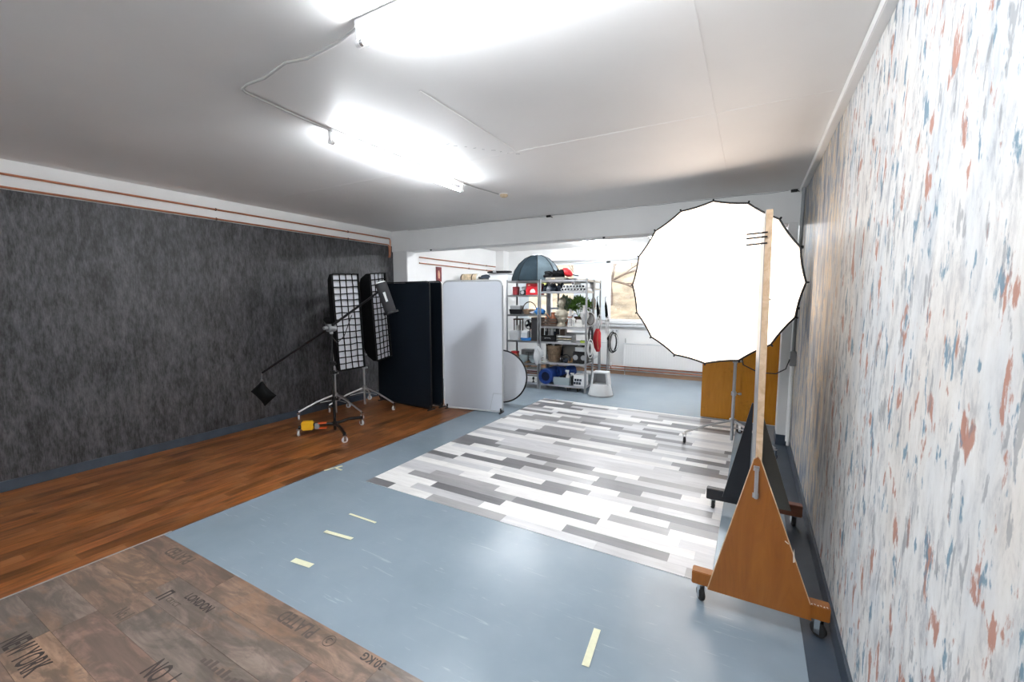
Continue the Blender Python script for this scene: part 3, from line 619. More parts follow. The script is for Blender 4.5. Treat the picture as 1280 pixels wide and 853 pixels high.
panel_frame('black_flag', 'narrow-looking black cloth panel between the wide black one and the white one', 'studio panel', (-4.75, 5.04), (-3.915, 4.90), 1.86, 'navycloth', 'folding studio panels', .05)
t, W = panel_frame('white_screen', 'tall white diffuser panel with rounded corners', 'studio panel', (-3.895, 4.905), (-2.985, 5.065), 1.862, 'scrim', 'folding studio panels', .075)
MB().tube([(W - .14, -.012, .28), (W - .01, -.012, .28)], .004, 6).tube([(W - .14, -.012, .28), (W - .19, -.012, .04)], .003, 6).build('hem_strap', 'lgrey', t)
MB().tube([(W + .004, .0, .03), (W + .004, .0, 1.79)], .006, 6).build('side_tube', 'grey', t)
t = T('leaning_board', 'grey board with a slanting top showing faintly through the white screen', 'board', (-3.895, 4.905, 0), math.atan2(.16, .91))
MB().prism([(.13, .135, .003), (.69, .135, .003), (.70, .075, 1.45), (.20, .075, 1.06), (.13, .078, 1.0)], (0, .008, 0)).build('sheet', 'taupe', t, smooth=False); MB().tube([(.69, .13, .01), (.70, .07, 1.45)], .006, 6).build('edge_trim', 'grey', t)
t = T('round_reflector', 'round white pop-up reflector with a black rim behind the white screen', 'reflector', (-3.32, 5.58, .42), R(15))
m_ = MB(); m_.lathe([(.40, -.003), (.40, .003)], n=40, M4=Matrix.Rotation(PI / 2, 4, 'X')); m_.build('disc', 'diff', t, smooth=False)
MB().tube([(.405 * math.cos(a), 0, .405 * math.sin(a)) for a in [i * PI / 24 for i in range(48)]], .012, 8, True).build('rim', 'black', t)

# ================================================================== STRIP SOFTBOXES ON ROLLER STANDS
def strip(lab, face_c, az, tilt, standtop):
    t = T('strip_softbox', lab, 'softbox', face_c, az, 'gridded strip softboxes')
    Wd, Hd = .35, 1.20; tm = Matrix.Rotation(tilt, 4, 'Y')
    # local: face looks to -y
    def tr(mb): bmesh.ops.transform(mb.b, matrix=tm, verts=mb.b.verts); return mb
    q = MB(); rows = []
    for s, y, zz in ((1, 0, 1), (1, .06, 1), (.86, .17, .90), (.62, .27, .66), (.34, .34, .30)):
        rows.append([q.b.verts.new((x * Wd / 2 * s, y, z * Hd / 2 * zz)) for x, z in ((-1, -1), (1, -1), (1, 1), (0, 1.0), (-1, 1), (-1, 0))])
    for A, B in zip(rows, rows[1:]):
        for i in range(6): q.b.faces.new((A[i], A[(i + 1) % 6], B[(i + 1) % 6], B[i]))
    q.b.faces.new(rows[-1]); tr(q).build('shell', 'blackcloth', t, smooth=False)
    tr(MB().box((-Wd / 2 + .005, .03, -Hd / 2 + .005), (Wd / 2 - .005, .034, Hd / 2 - .005))).build('diffuser', 'diff', t, smooth=False)
    g = MB(); rd = random.Random(int(face_c[1] * 10))
    for i in range(5):
        x = -Wd / 2 + Wd * i / 4; g.tube([(x * .97 + rd.uniform(-.004, .004), -.006, -Hd / 2 + Hd * k / 8) for k in range(9)], .0080, 4)
    for i in range(16):
        z = -Hd / 2 + Hd * i / 15; g.tube([(-Wd / 2 + Wd * k / 4, -.006, z + (rd.uniform(-.006, .006) if 0 < i < 15 else 0)) for k in range(5)], .0072, 4)
    tr(g).build('grid', 'blackcloth', t)
    tr(MB().tube([(-Wd / 2, 0, -Hd / 2), (Wd / 2, 0, -Hd / 2), (Wd / 2, 0, Hd / 2), (-Wd / 2, 0, Hd / 2)], .008, 6, True)).build('rim', 'black', t)
    tr(MB().cyl((0, .33, 0), (0, .38, 0), .07, n=16).cyl((0, .38, 0), (0, .60, 0), .055, n=16)).build('flash_head', 'black', t, bevel=.004)
    return t
strip('black strip softbox with a white gridded face, nearest the boom stand', (-4.44, 3.70, 1.315), R(78), R(-2.5), 1)
roller_stand('roller_stand', 'silver roller stand under the strip softbox nearest the boom stand', (-4.92, 3.83, 0), R(0), .30, .46, 1.28, group='silver stands of the strip softboxes', angs=(-125, 5, 120), lift=.11)
strip('black strip softbox with a tilted gridded face beside the black panels', (-4.52, 4.32, 1.36), R(101), R(-5), 1)
roller_stand('roller_stand', 'silver roller stand under the strip softbox beside the black panels', (-4.95, 4.36, 0), R(0), .30, .50, 1.34, group='silver stands of the strip softboxes', angs=(10, 130, -115), lift=.11)
# ================================================================== BOOM STAND
bs_ = roller_stand('boom_stand', 'black wheeled boom stand with a long arm and counterweight', (-4.27, 3.30, 0), 0, .125, .40, 1.25, mt='black', angs=(90, 222, 336), lift=.105, legr=.019, cast='lgrey')
MB().cyl((0, 0, 1.2), (0, 0, 1.3), .022, n=12).cyl((0, -.05, 1.27), (0, .05, 1.27), .045, n=16).cyl((.0, -.10, 1.27), (0, -.05, 1.27), .02, n=12).build('pivot', 'shelfsteel', bs_, bevel=.004)
rt = Vector((.872, .489, 0)); Lp = -rt * .83 + Vector((0, 0, .74)); Rp = rt * .60 + Vector((0, 0, 1.71)); piv = Vector((0, -.02, 1.275))
MB().tube([Lp, piv, Rp], [.015, .015, .012], 10).build('boom_arm', 'black', bs_)
MB().cyl(Rp - Vector((0, 0, .03)), Rp + Vector((0, 0, .05)), .016, n=10).build('arm_clamp', 'steel', bs_)
MB().tube([Vector((.0, -.05, 1.3)), Vector((-.12, -.02, 1.36)), Vector((-.06, 0, 1.22)), Vector((.1, 0, 1.1)), Vector((.22, .0, 1.18)), Vector((.3, .05, 1.42))], .005, 6).build('cable', 'blackcable', bs_)
MB().tube([Vector((.02, .0, 1.2)), Vector((.01, -.03, .8)), Vector((.022, 0, .5)), Vector((.02, -.02, .2))], .005, 6).build('cable', 'blackcable', bs_)
MB().lathe([(.02, 0), (.034, .01), (.034, .05), (.02, .06)], (0, 0, .82), n=12).cyl((.03, 0, .85), (.07, 0, .85), .008, n=8).build('collar', 'black', bs_)
# counterweight bag
P0 = Vector((-4.27, 3.30, 0)) + Lp
t = T('sandbag', 'small black sandbag hanging from the low end of the boom', 'sandbag', (P0.x, P0.y, P0.z - .25), R(29.3))
m_ = MB(); g = []
for j in range(7):
    for i in range(7): pass
N_ = 8; top = []; bot = []
for j in range(N_ + 1):
    ra, rb_ = [], []
    for i in range(N_ + 1):
        u, v_ = i / N_, j / N_; x, z = (u - .5) * .235, (v_ - .5) * .19
        puff = .045 * (math.sin(PI * u) * math.sin(PI * v_)) ** .5 + .004; pin = 1 - .12 * math.sin(PI * u) * abs(2 * v_ - 1)
        X, Z = x * math.cos(R(-48)) - z * pin * math.sin(R(-48)), x * math.sin(R(-48)) + z * pin * math.cos(R(-48))
        ra.append(m_.b.verts.new((X, -puff, Z))); rb_.append(m_.b.verts.new((X, puff, Z)))
    top.append(ra); bot.append(rb_)
for j in range(N_):
    for i in range(N_):
        m_.b.faces.new((top[j][i], top[j][i + 1], top[j + 1][i + 1], top[j + 1][i])); m_.b.faces.new((bot[j][i], bot[j + 1][i], bot[j + 1][i + 1], bot[j][i + 1]))
for k_ in range(N_):
    m_.b.faces.new((top[0][k_], bot[0][k_], bot[0][k_ + 1], top[0][k_ + 1])); m_.b.faces.new((top[N_][k_], top[N_][k_ + 1], bot[N_][k_ + 1], bot[N_][k_]))
    m_.b.faces.new((top[k_][0], top[k_ + 1][0], bot[k_ + 1][0], bot[k_][0])); m_.b.faces.new((top[k_][N_], bot[k_][N_], bot[k_ + 1][N_], top[k_ + 1][N_]))
m_.build('bag', 'blackcloth', t, ang=60)
MB().tube([(-.012, 0, .13), (-.012, 0, .20), (0, 0, .245)], .004, 6).tube([(-.012 + .012 * math.cos(a), 0, .155 + .02 * math.sin(a)) for a in [i * PI / 5 for i in range(10)]], .003, 6, True).build('hook', 'chrome', t)
# studio head at the high end
Q0 = Vector((-4.27, 3.30, 0)) + Rp
t = T('studio_flash', 'grey cylindrical studio flash at the high end of the boom', 'flash head', (Q0.x, Q0.y, Q0.z), R(29.3))
ax0, ax1 = Vector((.005, -.03, .075)), Vector((.11, -.03, -.25)); dd = (ax1 - ax0).normalized()
MB().tube([ax0, ax0 + dd * .02, ax1 - dd * .02, ax1], [.062, .066, .066, .060], 20).build('body', 'darkbox', t)
MB().tube([ax0 - dd * .012, ax0], [.055, .058], 20).build('rear_panel', 'white', t)
for q in ((-.02, -.02), (.02, -.02), (0, .02)): MB().cyl(ax0 - dd * .02 + Vector((q[0], q[1], 0)), ax0 - dd * .010 + Vector((q[0], q[1], 0)), .011, n=10).build('dial', 'grey', t)
MB().tube([ax1, ax1 + dd * .022], [.085, .088], 24).build('flange', 'black', t)
MB().box((-.012, -.104, -.14), (.012, -.096, -.03), Matrix.Translation((.05, .0, 0)) @ Matrix.Rotation(-.31, 4, 'Y')).build('label_stripe', 'lgrey', t)
# yellow pouch on the leg
a = R(222); lp = Vector((-4.27 + .27 * math.cos(a), 3.30 + .27 * math.sin(a), .113))
t = T('yellow_pouch', 'bright yellow pouch strapped to a leg of the black boom stand', 'pouch', lp, a)
MB().cbox((.03, 0, .01), (.13, .075, .105)).build('body', 'yellow', t, bevel=.012)
MB().cbox((-.075, 0, .0), (.05, .055, .07)).build('buckle', 'grey', t, bevel=.005)
MB().cbox((-.13, 0, .03), (.10, .05, .015)).cbox((-.13, 0, -.03), (.10, .05, .012)).build('strap', 'orangestrap', t, bevel=.003)
# ================================================================== SHELVING
TH = R(4.0); O3 = Vector((-2.405, 6.86, 0)); eu = Vector((-math.cos(TH), -math.sin(TH), 0)); en = Vector((-math.sin(TH), math.cos(TH), 0))
def SH(u, d, z): p = O3 + eu * u + en * d; return (p.x, p.y, z)
def I(name, lab, cat, u, d, z, group=None, rz=0): return T(name, lab, cat, SH(u, d, z + .001), TH + rz, group)
LR = (.11, .50, .86, 1.13, 1.74, 1.935); LL = (.11, .45, .86, 1.33, 1.68, 1.935); L3 = (.11, .55, 1.0, 1.45, 1.80, 1.935)
def unit(lab, u0, u1, d0, d1, levels, H=1.95):
    t = T('shelving_unit', lab, 'shelving', SH((u0 + u1) / 2, d0, 0), TH, 'grey steel shelving units'); hw = (u1 - u0) / 2; D = d1 - d0
    for x, sx in ((-hw, 1), (hw, -1)):
        for y, sy in ((0, 1), (D, -1)):
            MB().box((min(x, x + sx * .028), min(y, y + sy * .003), 0), (max(x, x + sx * .028), max(y, y + sy * .003), H)).box((min(x, x + sx * .003), min(y, y + sy * .035), 0), (max(x, x + sx * .003), max(y, y + sy * .035), H)).build('post', 'shelfsteel', t, smooth=False)
    for z in levels:
        MB().box((-hw + .004, .004, z - .002), (hw - .004, D - .004, z)).box((-hw + .004, .0035, z - .032), (hw - .004, .006, z)).box((-hw + .004, D - .006, z - .032), (hw - .004, D - .0035, z)).box((-hw + .004, .0035, z - .032), (-hw + .007, D - .004, z)).box((hw - .007, .0035, z - .032), (hw - .004, D - .004, z)).build('shelf', 'steel', t, smooth=False)
unit('steel shelving unit at the right with the plants and vases', 0, .85, 0, .45, LR)
unit('steel shelving unit at the left, half hidden by the white screen', .865, 1.50, 0, .45, LL)
unit('rear steel shelving unit back to back behind the plants', 0, .85, .47, .97, L3)
B = lambda a, b: MB().box(a, b)
def bx(name, lab, cat, u, d, z, dim, mt, lid=None, group=None, rz=0, bev=.006):
    t = I(name, lab, cat, u, d, z, group, rz); x, y, h = dim
    B((-x / 2, -y / 2, 0), (x / 2, y / 2, h * (.82 if lid else 1))).build('body', mt, t, bevel=bev)
    if lid: B((-x / 2 - .004, -y / 2 - .004, h * .82), (x / 2 + .004, y / 2 + .004, h)).build('lid', lid, t, bevel=bev * .6)
    return t
def heap(lab, cat, name, u, d, z, r, mt, seed, n=4, group=None):
    t = I(name, lab, cat, u, d, z, group); rd = random.Random(seed)
    mats = mt if isinstance(mt, (list, tuple)) else [mt]
    for i in range(n):
        x = (i + .5) / n * 2 * r[0] - r[0]; s = rd.uniform(.75, 1.05)
        MB().blob((x, rd.uniform(-.03, .03), r[2] * s * .62), (r[0] / n * 1.7, r[1], r[2] * s), seed * 7 + i, .22, 3, flat=r[2] * s * .62).build('fold', mats[i % len(mats)], t, ang=60)
    return t
def tub(t, w0, w1, h, mt, name='body', n=4, y0=None):
    """open tapered tub with a wall thickness"""
    y0 = y0 or w0 * .8; y1 = y0 * w1 / w0; m_ = MB(); r = []
    for a, b, z in ((w0, y0, 0), (w1, y1, h), (w1 - .008, y1 - .008, h), (w0 - .008, y0 - .008, .008)):
        r.append([m_.b.verts.new((sx * a / 2, sy * b / 2, z)) for sx, sy in ((-1, -1), (1, -1), (1, 1), (-1, 1))])
    for A, B_ in zip(r, r[1:]):
        for i in range(4): m_.b.faces.new((A[i], A[(i + 1) % 4], B_[(i + 1) % 4], B_[i]))
    m_.b.faces.new(r[0][::-1]); m_.b.faces.new(r[-1]); return m_.build(name, mt, t, smooth=False)
zt = 1.936
# --- top
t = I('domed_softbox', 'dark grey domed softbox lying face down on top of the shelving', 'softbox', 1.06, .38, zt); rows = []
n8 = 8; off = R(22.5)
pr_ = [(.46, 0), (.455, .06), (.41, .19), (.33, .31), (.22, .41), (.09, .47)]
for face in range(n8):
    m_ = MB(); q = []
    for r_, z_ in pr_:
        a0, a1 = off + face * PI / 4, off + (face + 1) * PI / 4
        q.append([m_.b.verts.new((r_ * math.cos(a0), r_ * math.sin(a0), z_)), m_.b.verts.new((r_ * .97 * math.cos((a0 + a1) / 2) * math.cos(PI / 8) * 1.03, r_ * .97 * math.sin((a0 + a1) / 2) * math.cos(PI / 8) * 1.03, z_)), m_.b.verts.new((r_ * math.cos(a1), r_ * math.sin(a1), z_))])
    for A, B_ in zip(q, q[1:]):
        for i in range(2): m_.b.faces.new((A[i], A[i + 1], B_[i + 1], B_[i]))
    m_.build('gore', 'tent_lit_side' if face in (7, 0, 6) else 'tent', t, ang=60)  # right-facing gores take the paler copy: side light put into the colour
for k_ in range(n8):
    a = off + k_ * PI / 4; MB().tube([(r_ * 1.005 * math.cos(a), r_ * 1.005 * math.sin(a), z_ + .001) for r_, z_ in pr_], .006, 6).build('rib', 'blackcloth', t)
MB().lathe([(.10, .455), (.10, .485), (.06, .49)], n=20).build('speed_ring', 'grey', t)
t = bx('flat_case', 'low grey-brown flat case under the black bag on top of the shelving', 'case', .58, .13, zt, (.36, .22, .045), 'taupe', group=None)
MB().box((-.06, -.112, .015), (.0, -.109, .035)).build('label', 'card', t)
heap('slumped black bag on the flat case on top of the shelving', 'bag', 'camera_bag', .62, .11, zt + .046, (.16, .09, .085), 'blackcloth', 3, 3)
t = I('red_scoop', 'red open scoop-shaped bag on top of the shelving beside the black bag', 'bag', .38, .14, zt + .048)
m_ = MB().tube([(-.10, 0, .13), (-.05, 0, .10), (.02, -.01, .06), (.07, -.02, .03)], [.035, .07, .065, .03], 12); m_.build('body', 'redcloth', t)
MB().tube([(.05, 0, .05), (.12, .02, .03), (.18, .03, .02)], .010, 8).build('handle', 'black', t)
bx('book', 'dark flat book under the red bag on top of the shelving', 'book', .34, .22, zt, (.18, .24, .022), 'darkbox'); bx('paper_pad', 'thin cream pad at the right end of the top shelf', 'paper', .13, .2, zt, (.15, .2, .014), 'card')
# --- level under the top, right unit
z = LR[4]
t = heap('jumble of navy and grey clothes on the shelf left of the paper rolls', 'clothes', 'clothes_pile', .66, .2, z, (.165, .15, .085), ['cloth1', 'cloth2', 'cloth1', 'navycloth', 'cloth1'], 5, 5)
sp = [(.44, .03), (.385, .03), (.33, .03), (.275, .03), (.22, .03), (.165, .03), (.11, .03), (.055, .03), (.41, .08), (.35, .08), (.29, .083), (.235, .08), (.18, .083), (.075, .08), (.255, .132), (.13, .082)]
mats_ = ['paper', 'darkbox']
ordn = ['leftmost', 'second from left', 'third from left', 'fourth from left', 'fifth from left', 'third from right', 'second from right', 'rightmost']
def rlab(i):
    row = [j for j in range(len(sp)) if (sp[j][1] < .05, sp[j][1] > .1) == (sp[i][1] < .05, sp[i][1] > .1)]; row.sort(key=lambda j: -sp[j][0]); k = row.index(i)
    nm = 'bottom' if sp[i][1] < .05 else 'top' if sp[i][1] > .1 else 'middle'; o_ = (['left', 'right'] if len(row) == 2 else ['leftmost', 'second from left', 'third from left', 'middle', 'third from right', 'second from right', 'rightmost', 'last'][:0] or None)
    if o_: w_ = o_[k]
    elif k < (len(row) + 1) // 2: w_ = ['leftmost', 'second from left', 'third from left', 'fourth from left'][k]
    else: w_ = ['rightmost', 'second from right', 'third from right', 'fourth from right'][len(row) - 1 - k]
    return 'white cardboard roll seen end-on, %s of the %s row under the top shelf' % (w_, nm)
for i, (u, h_) in enumerate(sp):
    t = I('paper_roll', rlab(i), 'paper roll', u, .02, z + h_ - .002, 'paper rolls end-on under the top shelf')
    MB().cyl((0, -.004, 0), (0, .38, 0), .0265, n=14).build('roll', 'paper' if i % 3 else 'lgrey', t)
    m_ = MB(); m_.lathe([(.019, -.005), (.019, -.0055)], n=14, M4=Matrix.Rotation(PI / 2, 4, 'X')); bmesh.ops.translate(m_.b, vec=(0, -.010, 0), verts=m_.b.verts); m_.build('painted_hollow_shade', 'darkbox', t, smooth=False)  # dark disc on a solid roll paints the shade of an open end
bx('small_carton', 'small white carton at the right end of the shelf below the top', 'box', .06, .60, L3[4] - .0, (.09, .12, .10), 'paper', group=None)
# left unit upper
z = LL[4]
t = bx('red_crate', 'bright red box with a white arch emblem on the left shelving', 'box', 1.0, .16, z, (.26, .24, .205), 'red')
ar = [(.048 * math.cos(a), -.1225, .055 + .048 * math.sin(a)) for a in [i * PI / 12 for i in range(13)]]
MB().prism(ar, (0, .002, 0)).prism([(-.048, -.1225, .04), (.048, -.1225, .04), (.048, -.1225, .055), (-.048, -.1225, .055)], (0, .002, 0)).build('emblem', 'sticker', t, smooth=False)
MB().tube([(-.03, -.124, .045), (-.015, -.124, .075), (0, -.124, .09), (.015, -.124, .075), (.03, -.124, .045)], .003, 4).build('emblem_line', 'grey', t); MB().box((-.09, -.124, .165), (-.05, -.121, .18)).build('clip', 'card', t)
bx('maroon_box', 'small maroon box on the left shelving level with the red box', 'box', 1.36, .12, z, (.09, .12, .15), 'poster')
t = I('camera', 'small dark camera between the maroon box and the red box', 'camera', 1.20, .10, z)
B((-.065, -.03, 0), (.065, .03, .08)).build('body', 'black', t, bevel=.008); MB().cyl((0, -.07, .04), (0, -.03, .04), .032, n=16).build('lens', 'grey', t); B((-.025, -.02, .08), (.025, .02, .10)).build('viewfinder', 'grey', t, bevel=.004)
bx('white_carton', 'flat white carton behind the small camera', 'box', 1.2, .33, z, (.22, .14, .16), 'paper')
# left unit second
z = LL[3]
t = I('black_tray', 'black tray with grey tubs on the left shelving', 'tray', 1.36, .18, z); tub(t, .22, .25, .09, 'black')
t = I('grey_tub', 'grey plastic tub standing in the black tray', 'tub', 1.37, .18, z + .012); tub(t, .18, .21, .135, 'grey'); MB().box((-.11, -.09, .135), (.11, .09, .15)).build('lid', 'lgrey', t, bevel=.004)
t = I('wicker_basket', 'shallow wicker basket with a hoop handle on the left shelving', 'basket', 1.11, .16, z)
MB().lathe([(.085, 0), (.115, .05), (.125, .085), (.115, .085), (.10, .03), (.0, .02)], n=24, sx=1.1, sy=.75, caps=True).build('bowl', 'wicker', t)
MB().tube([(.135 * math.cos(a), 0, .07 + .155 * math.sin(a)) for a in [i * PI / 14 for i in range(15)]], .009, 8).build('handle', 'brownwood', t)
for i in range(4): MB().blob((-.06 + i * .04, .01 * (-1) ** i, .075), (.035, .03, .025), i, .15, 2).build('pad', ['terracotta', 'flesh', 'stone', 'midwood'][i], t)
heap('grey folded cloth beside the wicker basket', 'cloth', 'grey_cloth', .95, .15, z, (.10, .13, .055), ['cloth2', 'leaf2'], 8, 2)
t = I('blue_bag', 'crumpled bright blue bag hanging over the end of the left shelf', 'bag', .87, .06, z)
MB().blob((0, -.0, .055), (.09, .06, .065), 4, .2, 3, flat=.055).build('body', 'bluebag', t, ang=60); MB().tube([(-.04, -.03, .09), (0, -.06, .12), (.04, -.03, .09)], .006, 6).build('handle', 'bluebag', t)
# right unit: plants and vases
z = LR[3]
t = I('wooden_crate', 'dark wooden crate with odds and ends at the left of the vase shelf', 'crate', .70, .18, z)
for k_ in range(3): B((-.14, -.12, .01 + k_ * .045), (.14, -.11, .045 + k_ * .045)).build('slat', 'brownwood', t, bevel=.001); B((-.14, .11, .01 + k_ * .045), (.14, .12, .045 + k_ * .045)).build('slat', 'brownwood', t, bevel=.001)
for sx in (-1, 1): B((sx * .14 - .005, -.11, 0), (sx * .14 + .005, .11, .145)).build('side', 'brownwood', t)
B((-.135, -.11, 0), (.135, .11, .01)).build('bottom', 'brownwood', t)
t = I('copper_jug', 'small copper jug in the dark wooden crate', 'jug', .66, .18, z + .011)
MB().lathe([(.04, 0), (.065, .05), (.07, .10), (.045, .16), (.035, .20), (.045, .23), (.04, .23), (.03, .20)], n=20).build('body', 'copper', t); MB().tube([(.05, 0, .19), (.10, 0, .18), (.10, 0, .12), (.065, 0, .09)], .007, 8).build('handle', 'copper', t); MB().tube([(-.05, 0, .12), (-.10, 0, .18), (-.12, 0, .21)], [.015, .010, .008], 8).build('spout', 'copper', t)
t = I('hurricane_lantern', 'small dark lantern in the wooden crate', 'lantern', .79, .16, z + .011); B((-.03, -.03, 0), (.03, .03, .015)).build('base', 'black', t); MB().lathe([(.022, .015), (.03, .06), (.022, .11)], n=14).build('glass', 'clear', t); MB().lathe([(.03, .11), (.018, .14), (.005, .155)], n=14).build('cap', 'copper', t)
# bust
t = I('stone_bust', 'tall pale stone bust of a draped head on the vase shelf', 'bust', .49, .13, z)
MB().lathe([(.085, 0), (.088, .03), (.07, .05), (.062, .07), (.085, .12), (.12, .18), (.125, .22), (.09, .27), (.048, .30), (.045, .33)], n=24, sx=1, sy=.7).build('torso', 'stone', t)
hm = MB(); hm.blob((0, 0, .40), (.058, .07, .085), 2, .03, 3); hm.blob((-.0, -.066, .395), (.012, .016, .022), 1, .02, 2); hm.blob((.0, .02, .445), (.066, .068, .06), 6, .10, 3); hm.build('head', 'stone', t, ang=60)
MB().blob((-.04, -.02, .20), (.06, .075, .05), 9, .2, 3).blob((.05, -.02, .12), (.05, .06, .06), 12, .2, 3).build('drapery', 'stone', t, ang=60)
def foliage(t, c, r, n, mt, name, seed, leaf=.045):
    rd = random.Random(seed); m_ = MB()
    for i in range(n):
        th, ph = rd.uniform(0, 2 * PI), math.acos(rd.uniform(-.5, 1)); k_ = rd.uniform(.5, 1)
        p = Vector((r[0] * k_ * math.sin(ph) * math.cos(th), r[1] * k_ * math.sin(ph) * math.sin(th), r[2] * k_ * math.cos(ph))) + Vector(c)
        d = (p - Vector(c)).normalized() * leaf; sd = d.cross(Vector((rd.uniform(-1, 1), rd.uniform(-1, 1), rd.uniform(-1, 1)))).normalized() * leaf * .42; up = d.cross(sd).normalized() * leaf * .12
        a = m_.b.verts.new(p - d * .6); b_ = m_.b.verts.new(p + sd + up); c_ = m_.b.verts.new(p + d); e = m_.b.verts.new(p - sd + up); m0 = m_.b.verts.new(p + d * .2 - up)
        for f in ((a, b_, m0), (b_, c_, m0), (c_, e, m0), (e, a, m0)): m_.b.faces.new(f)
    return m_.build(name, mt, t, smooth=False, kind='stuff')
t = I('potted_plant', 'bushy green plant in a dark pot rising above the vases', 'plant', .22, .28, z)
MB().lathe([(.06, 0), (.085, .16), (.09, .17), (.08, .17), (.075, .15)], n=20).build('pot', 'brownwood', t)
st_ = MB()
for i in range(9): a = i * .7; st_.tube([(0, 0, .15), (.05 * math.cos(a), .05 * math.sin(a), .25), (.12 * math.cos(a), .07 * math.sin(a), .36)], .004, 5)
st_.build('stems', 'leaf', t); foliage(t, (0, 0, .36), (.21, .13, .16), 420, 'leaf', 'leaves', 4, .05); foliage(t, (-.17, -.02, .33), (.11, .09, .13), 160, 'leaf2', 'pale_leaves', 7, .045)
t = I('potted_plant', 'small grey-green plant behind the stone bust', 'plant', .50, .33, z); MB().lathe([(.05, 0), (.07, .12), (.06, .12)], n=18).build('pot', 'terracotta', t); foliage(t, (.0, 0, .36), (.11, .08, .18), 200, 'leaf2', 'leaves', 14, .05); MB().cyl((0, 0, .1), (0, 0, .35), .006, n=6).build('stem', 'leaf2', t)
t = I('brown_vase', 'slim brown-grey vase between the bust and the white horse figurine', 'vase', .32, .12, z); MB().lathe([(.035, 0), (.03, .02), (.02, .05), (.045, .12), (.05, .17), (.03, .24), (.022, .28), (.03, .30), (.022, .30), (.018, .27)], n=20).build('body', 'greyceramic', t); MB().lathe([(.052, .155), (.052, .175)], n=20, caps=False).build('band', 'terracotta', t)
t = I('horse_figurine', 'white long-necked horse figurine on the vase shelf', 'figurine', .245, .06, z)
fg = MB().box((-.05, -.03, 0), (.05, .03, .012)); fg.build('base', 'ceramic', t, bevel=.003)
MB().tube([(-.02, 0, .012), (-.018, 0, .06), (-.015, 0, .11)], [.010, .009, .016], 8).tube([(.025, .01, .012), (.022, .01, .06), (.018, 0, .11)], [.009, .008, .015], 8).tube([(.03, 0, .12), (0, 0, .125), (-.02, 0, .15), (-.02, 0, .20), (0, 0, .24), (.02, 0, .245), (.055, 0, .215)], [.02, .028, .026, .018, .018, .020, .010], 10).tube([(-.005, .008, .25), (-.008, .010, .275)], [.006, .002], 6).tube([(-.005, -.008, .25), (-.008, -.010, .275)], [.006, .002], 6).build('body', 'ceramic', t)
for k_ in range(2): bx('white_trinket_box', ['larger white box at the bottom of a pair beside the horse figurine', 'smaller white box at the top of a pair beside the horse figurine'][k_], 'box', .155, .12, z + k_ * .078, (.13 - .03 * k_, .11 - .02 * k_, .076 - .03 * k_), 'ceramic', 'ceramic', bev=.003)
t = I('speckled_vase', 'speckled pale grey two-handled urn at the right of the vase shelf', 'vase', .065, .10, z)
MB().lathe([(.045, 0), (.04, .02), (.022, .05), (.05, .12), (.075, .19), (.07, .24), (.04, .27), (.028, .32), (.035, .37), (.027, .37), (.02, .32)], n=24).build('body', 'greyceramic', t)
for s in (-1, 1): MB().tube([(s * .035, 0, .31), (s * .075, 0, .33), (s * .09, 0, .27), (s * .07, 0, .23)], .008, 8).build('handle', 'greyceramic', t)
t = I('round_mirror', 'round mirror in a cream and dark frame at the end of the vase shelf', 'mirror', .015, .30, z, rz=R(-35))
MB().tube([(.115 * math.cos(a), 0, .125 + .115 * math.sin(a)) for a in [i * PI / 18 for i in range(36)]], .012, 8, True).build('frame', 'ceramic', t); MB().tube([(.098 * math.cos(a), -.004, .125 + .098 * math.sin(a)) for a in [i * PI / 18 for i in range(36)]], .008, 8, True).build('inner_frame', 'brownwood', t)
m_ = MB(); m_.lathe([(.095, -.002), (.095, .002)], n=36, M4=Matrix.Rotation(PI / 2, 4, 'X')); bmesh.ops.translate(m_.b, vec=(0, 0, .125), verts=m_.b.verts); m_.build('glass', 'greyceramic', t, smooth=False)
t = I('olive_bottle', 'tall olive-brown bottle with a green cap behind the shelving post', 'bottle', .05, .62, L3[3] - .17 + .17)
MB().lathe([(.035, 0), (.04, .02), (.04, .14), (.02, .19), (.018, .22)], n=16).build('body', 'wicker', t); MB().lathe([(.02, .22), (.02, .25)], n=12).build('cap', 'leaf', t)
t = I('wire_stand', 'thin upright wire frame behind the plants', 'frame', .42, .62, L3[3]); MB().tube([(-.07, 0, 0), (-.07, 0, .22), (.07, 0, .22), (.07, 0, 0)], .004, 6).build('wire', 'bar', t); MB().box((-.09, -.03, 0), (.09, .03, .008)).build('base', 'bar', t)
# left third
z = LL[2]
t = I('photo_lantern', 'tall dark framed lantern at the left edge of the middle shelf', 'lantern', 1.37, .25, z)
for sx in (-1, 1):
    for sy in (-1, 1): B((sx * .06 - .008, sy * .06 - .008, .02), (sx * .06 + .008, sy * .06 + .008, .36)).build('post', 'brownwood', t)
B((-.075, -.075, 0), (.075, .075, .02)).build('base', 'brownwood', t); B((-.075, -.075, .36), (.075, .075, .385)).build('roof', 'brownwood', t, bevel=.004); MB().cyl((0, 0, .02), (0, 0, .26), .04, n=18).build('candle', 'ceramic', t)
t = I('grey_bucket', 'grey square bucket in front of the dark lantern', 'bucket', 1.36, .08, z); tub(t, .15, .19, .17, 'lgrey'); MB().tube([(-.095, 0, .165), (-.06, -.09, .13), (.06, -.09, .13), (.095, 0, .165)], .004, 6).build('handle', 'steel', t)
t = bx('white_canister', 'white square canister beside the black clamp on the middle shelf', 'canister', 1.17, .12, z, (.12, .11, .17), 'lgrey', 'white')
t = I('desk_fan', 'small black desk fan on the middle shelf of the left unit', 'fan', 1.09, .14, z)
MB().lathe([(.05, 0), (.05, .015), (.012, .03), (.010, .22)], n=16).build('stand', 'black', t)
MB().tube([(.085 * math.cos(a), -.03, .29 + .085 * math.sin(a)) for a in [i * PI / 12 for i in range(24)]], .007, 6, True).build('guard', 'black', t)
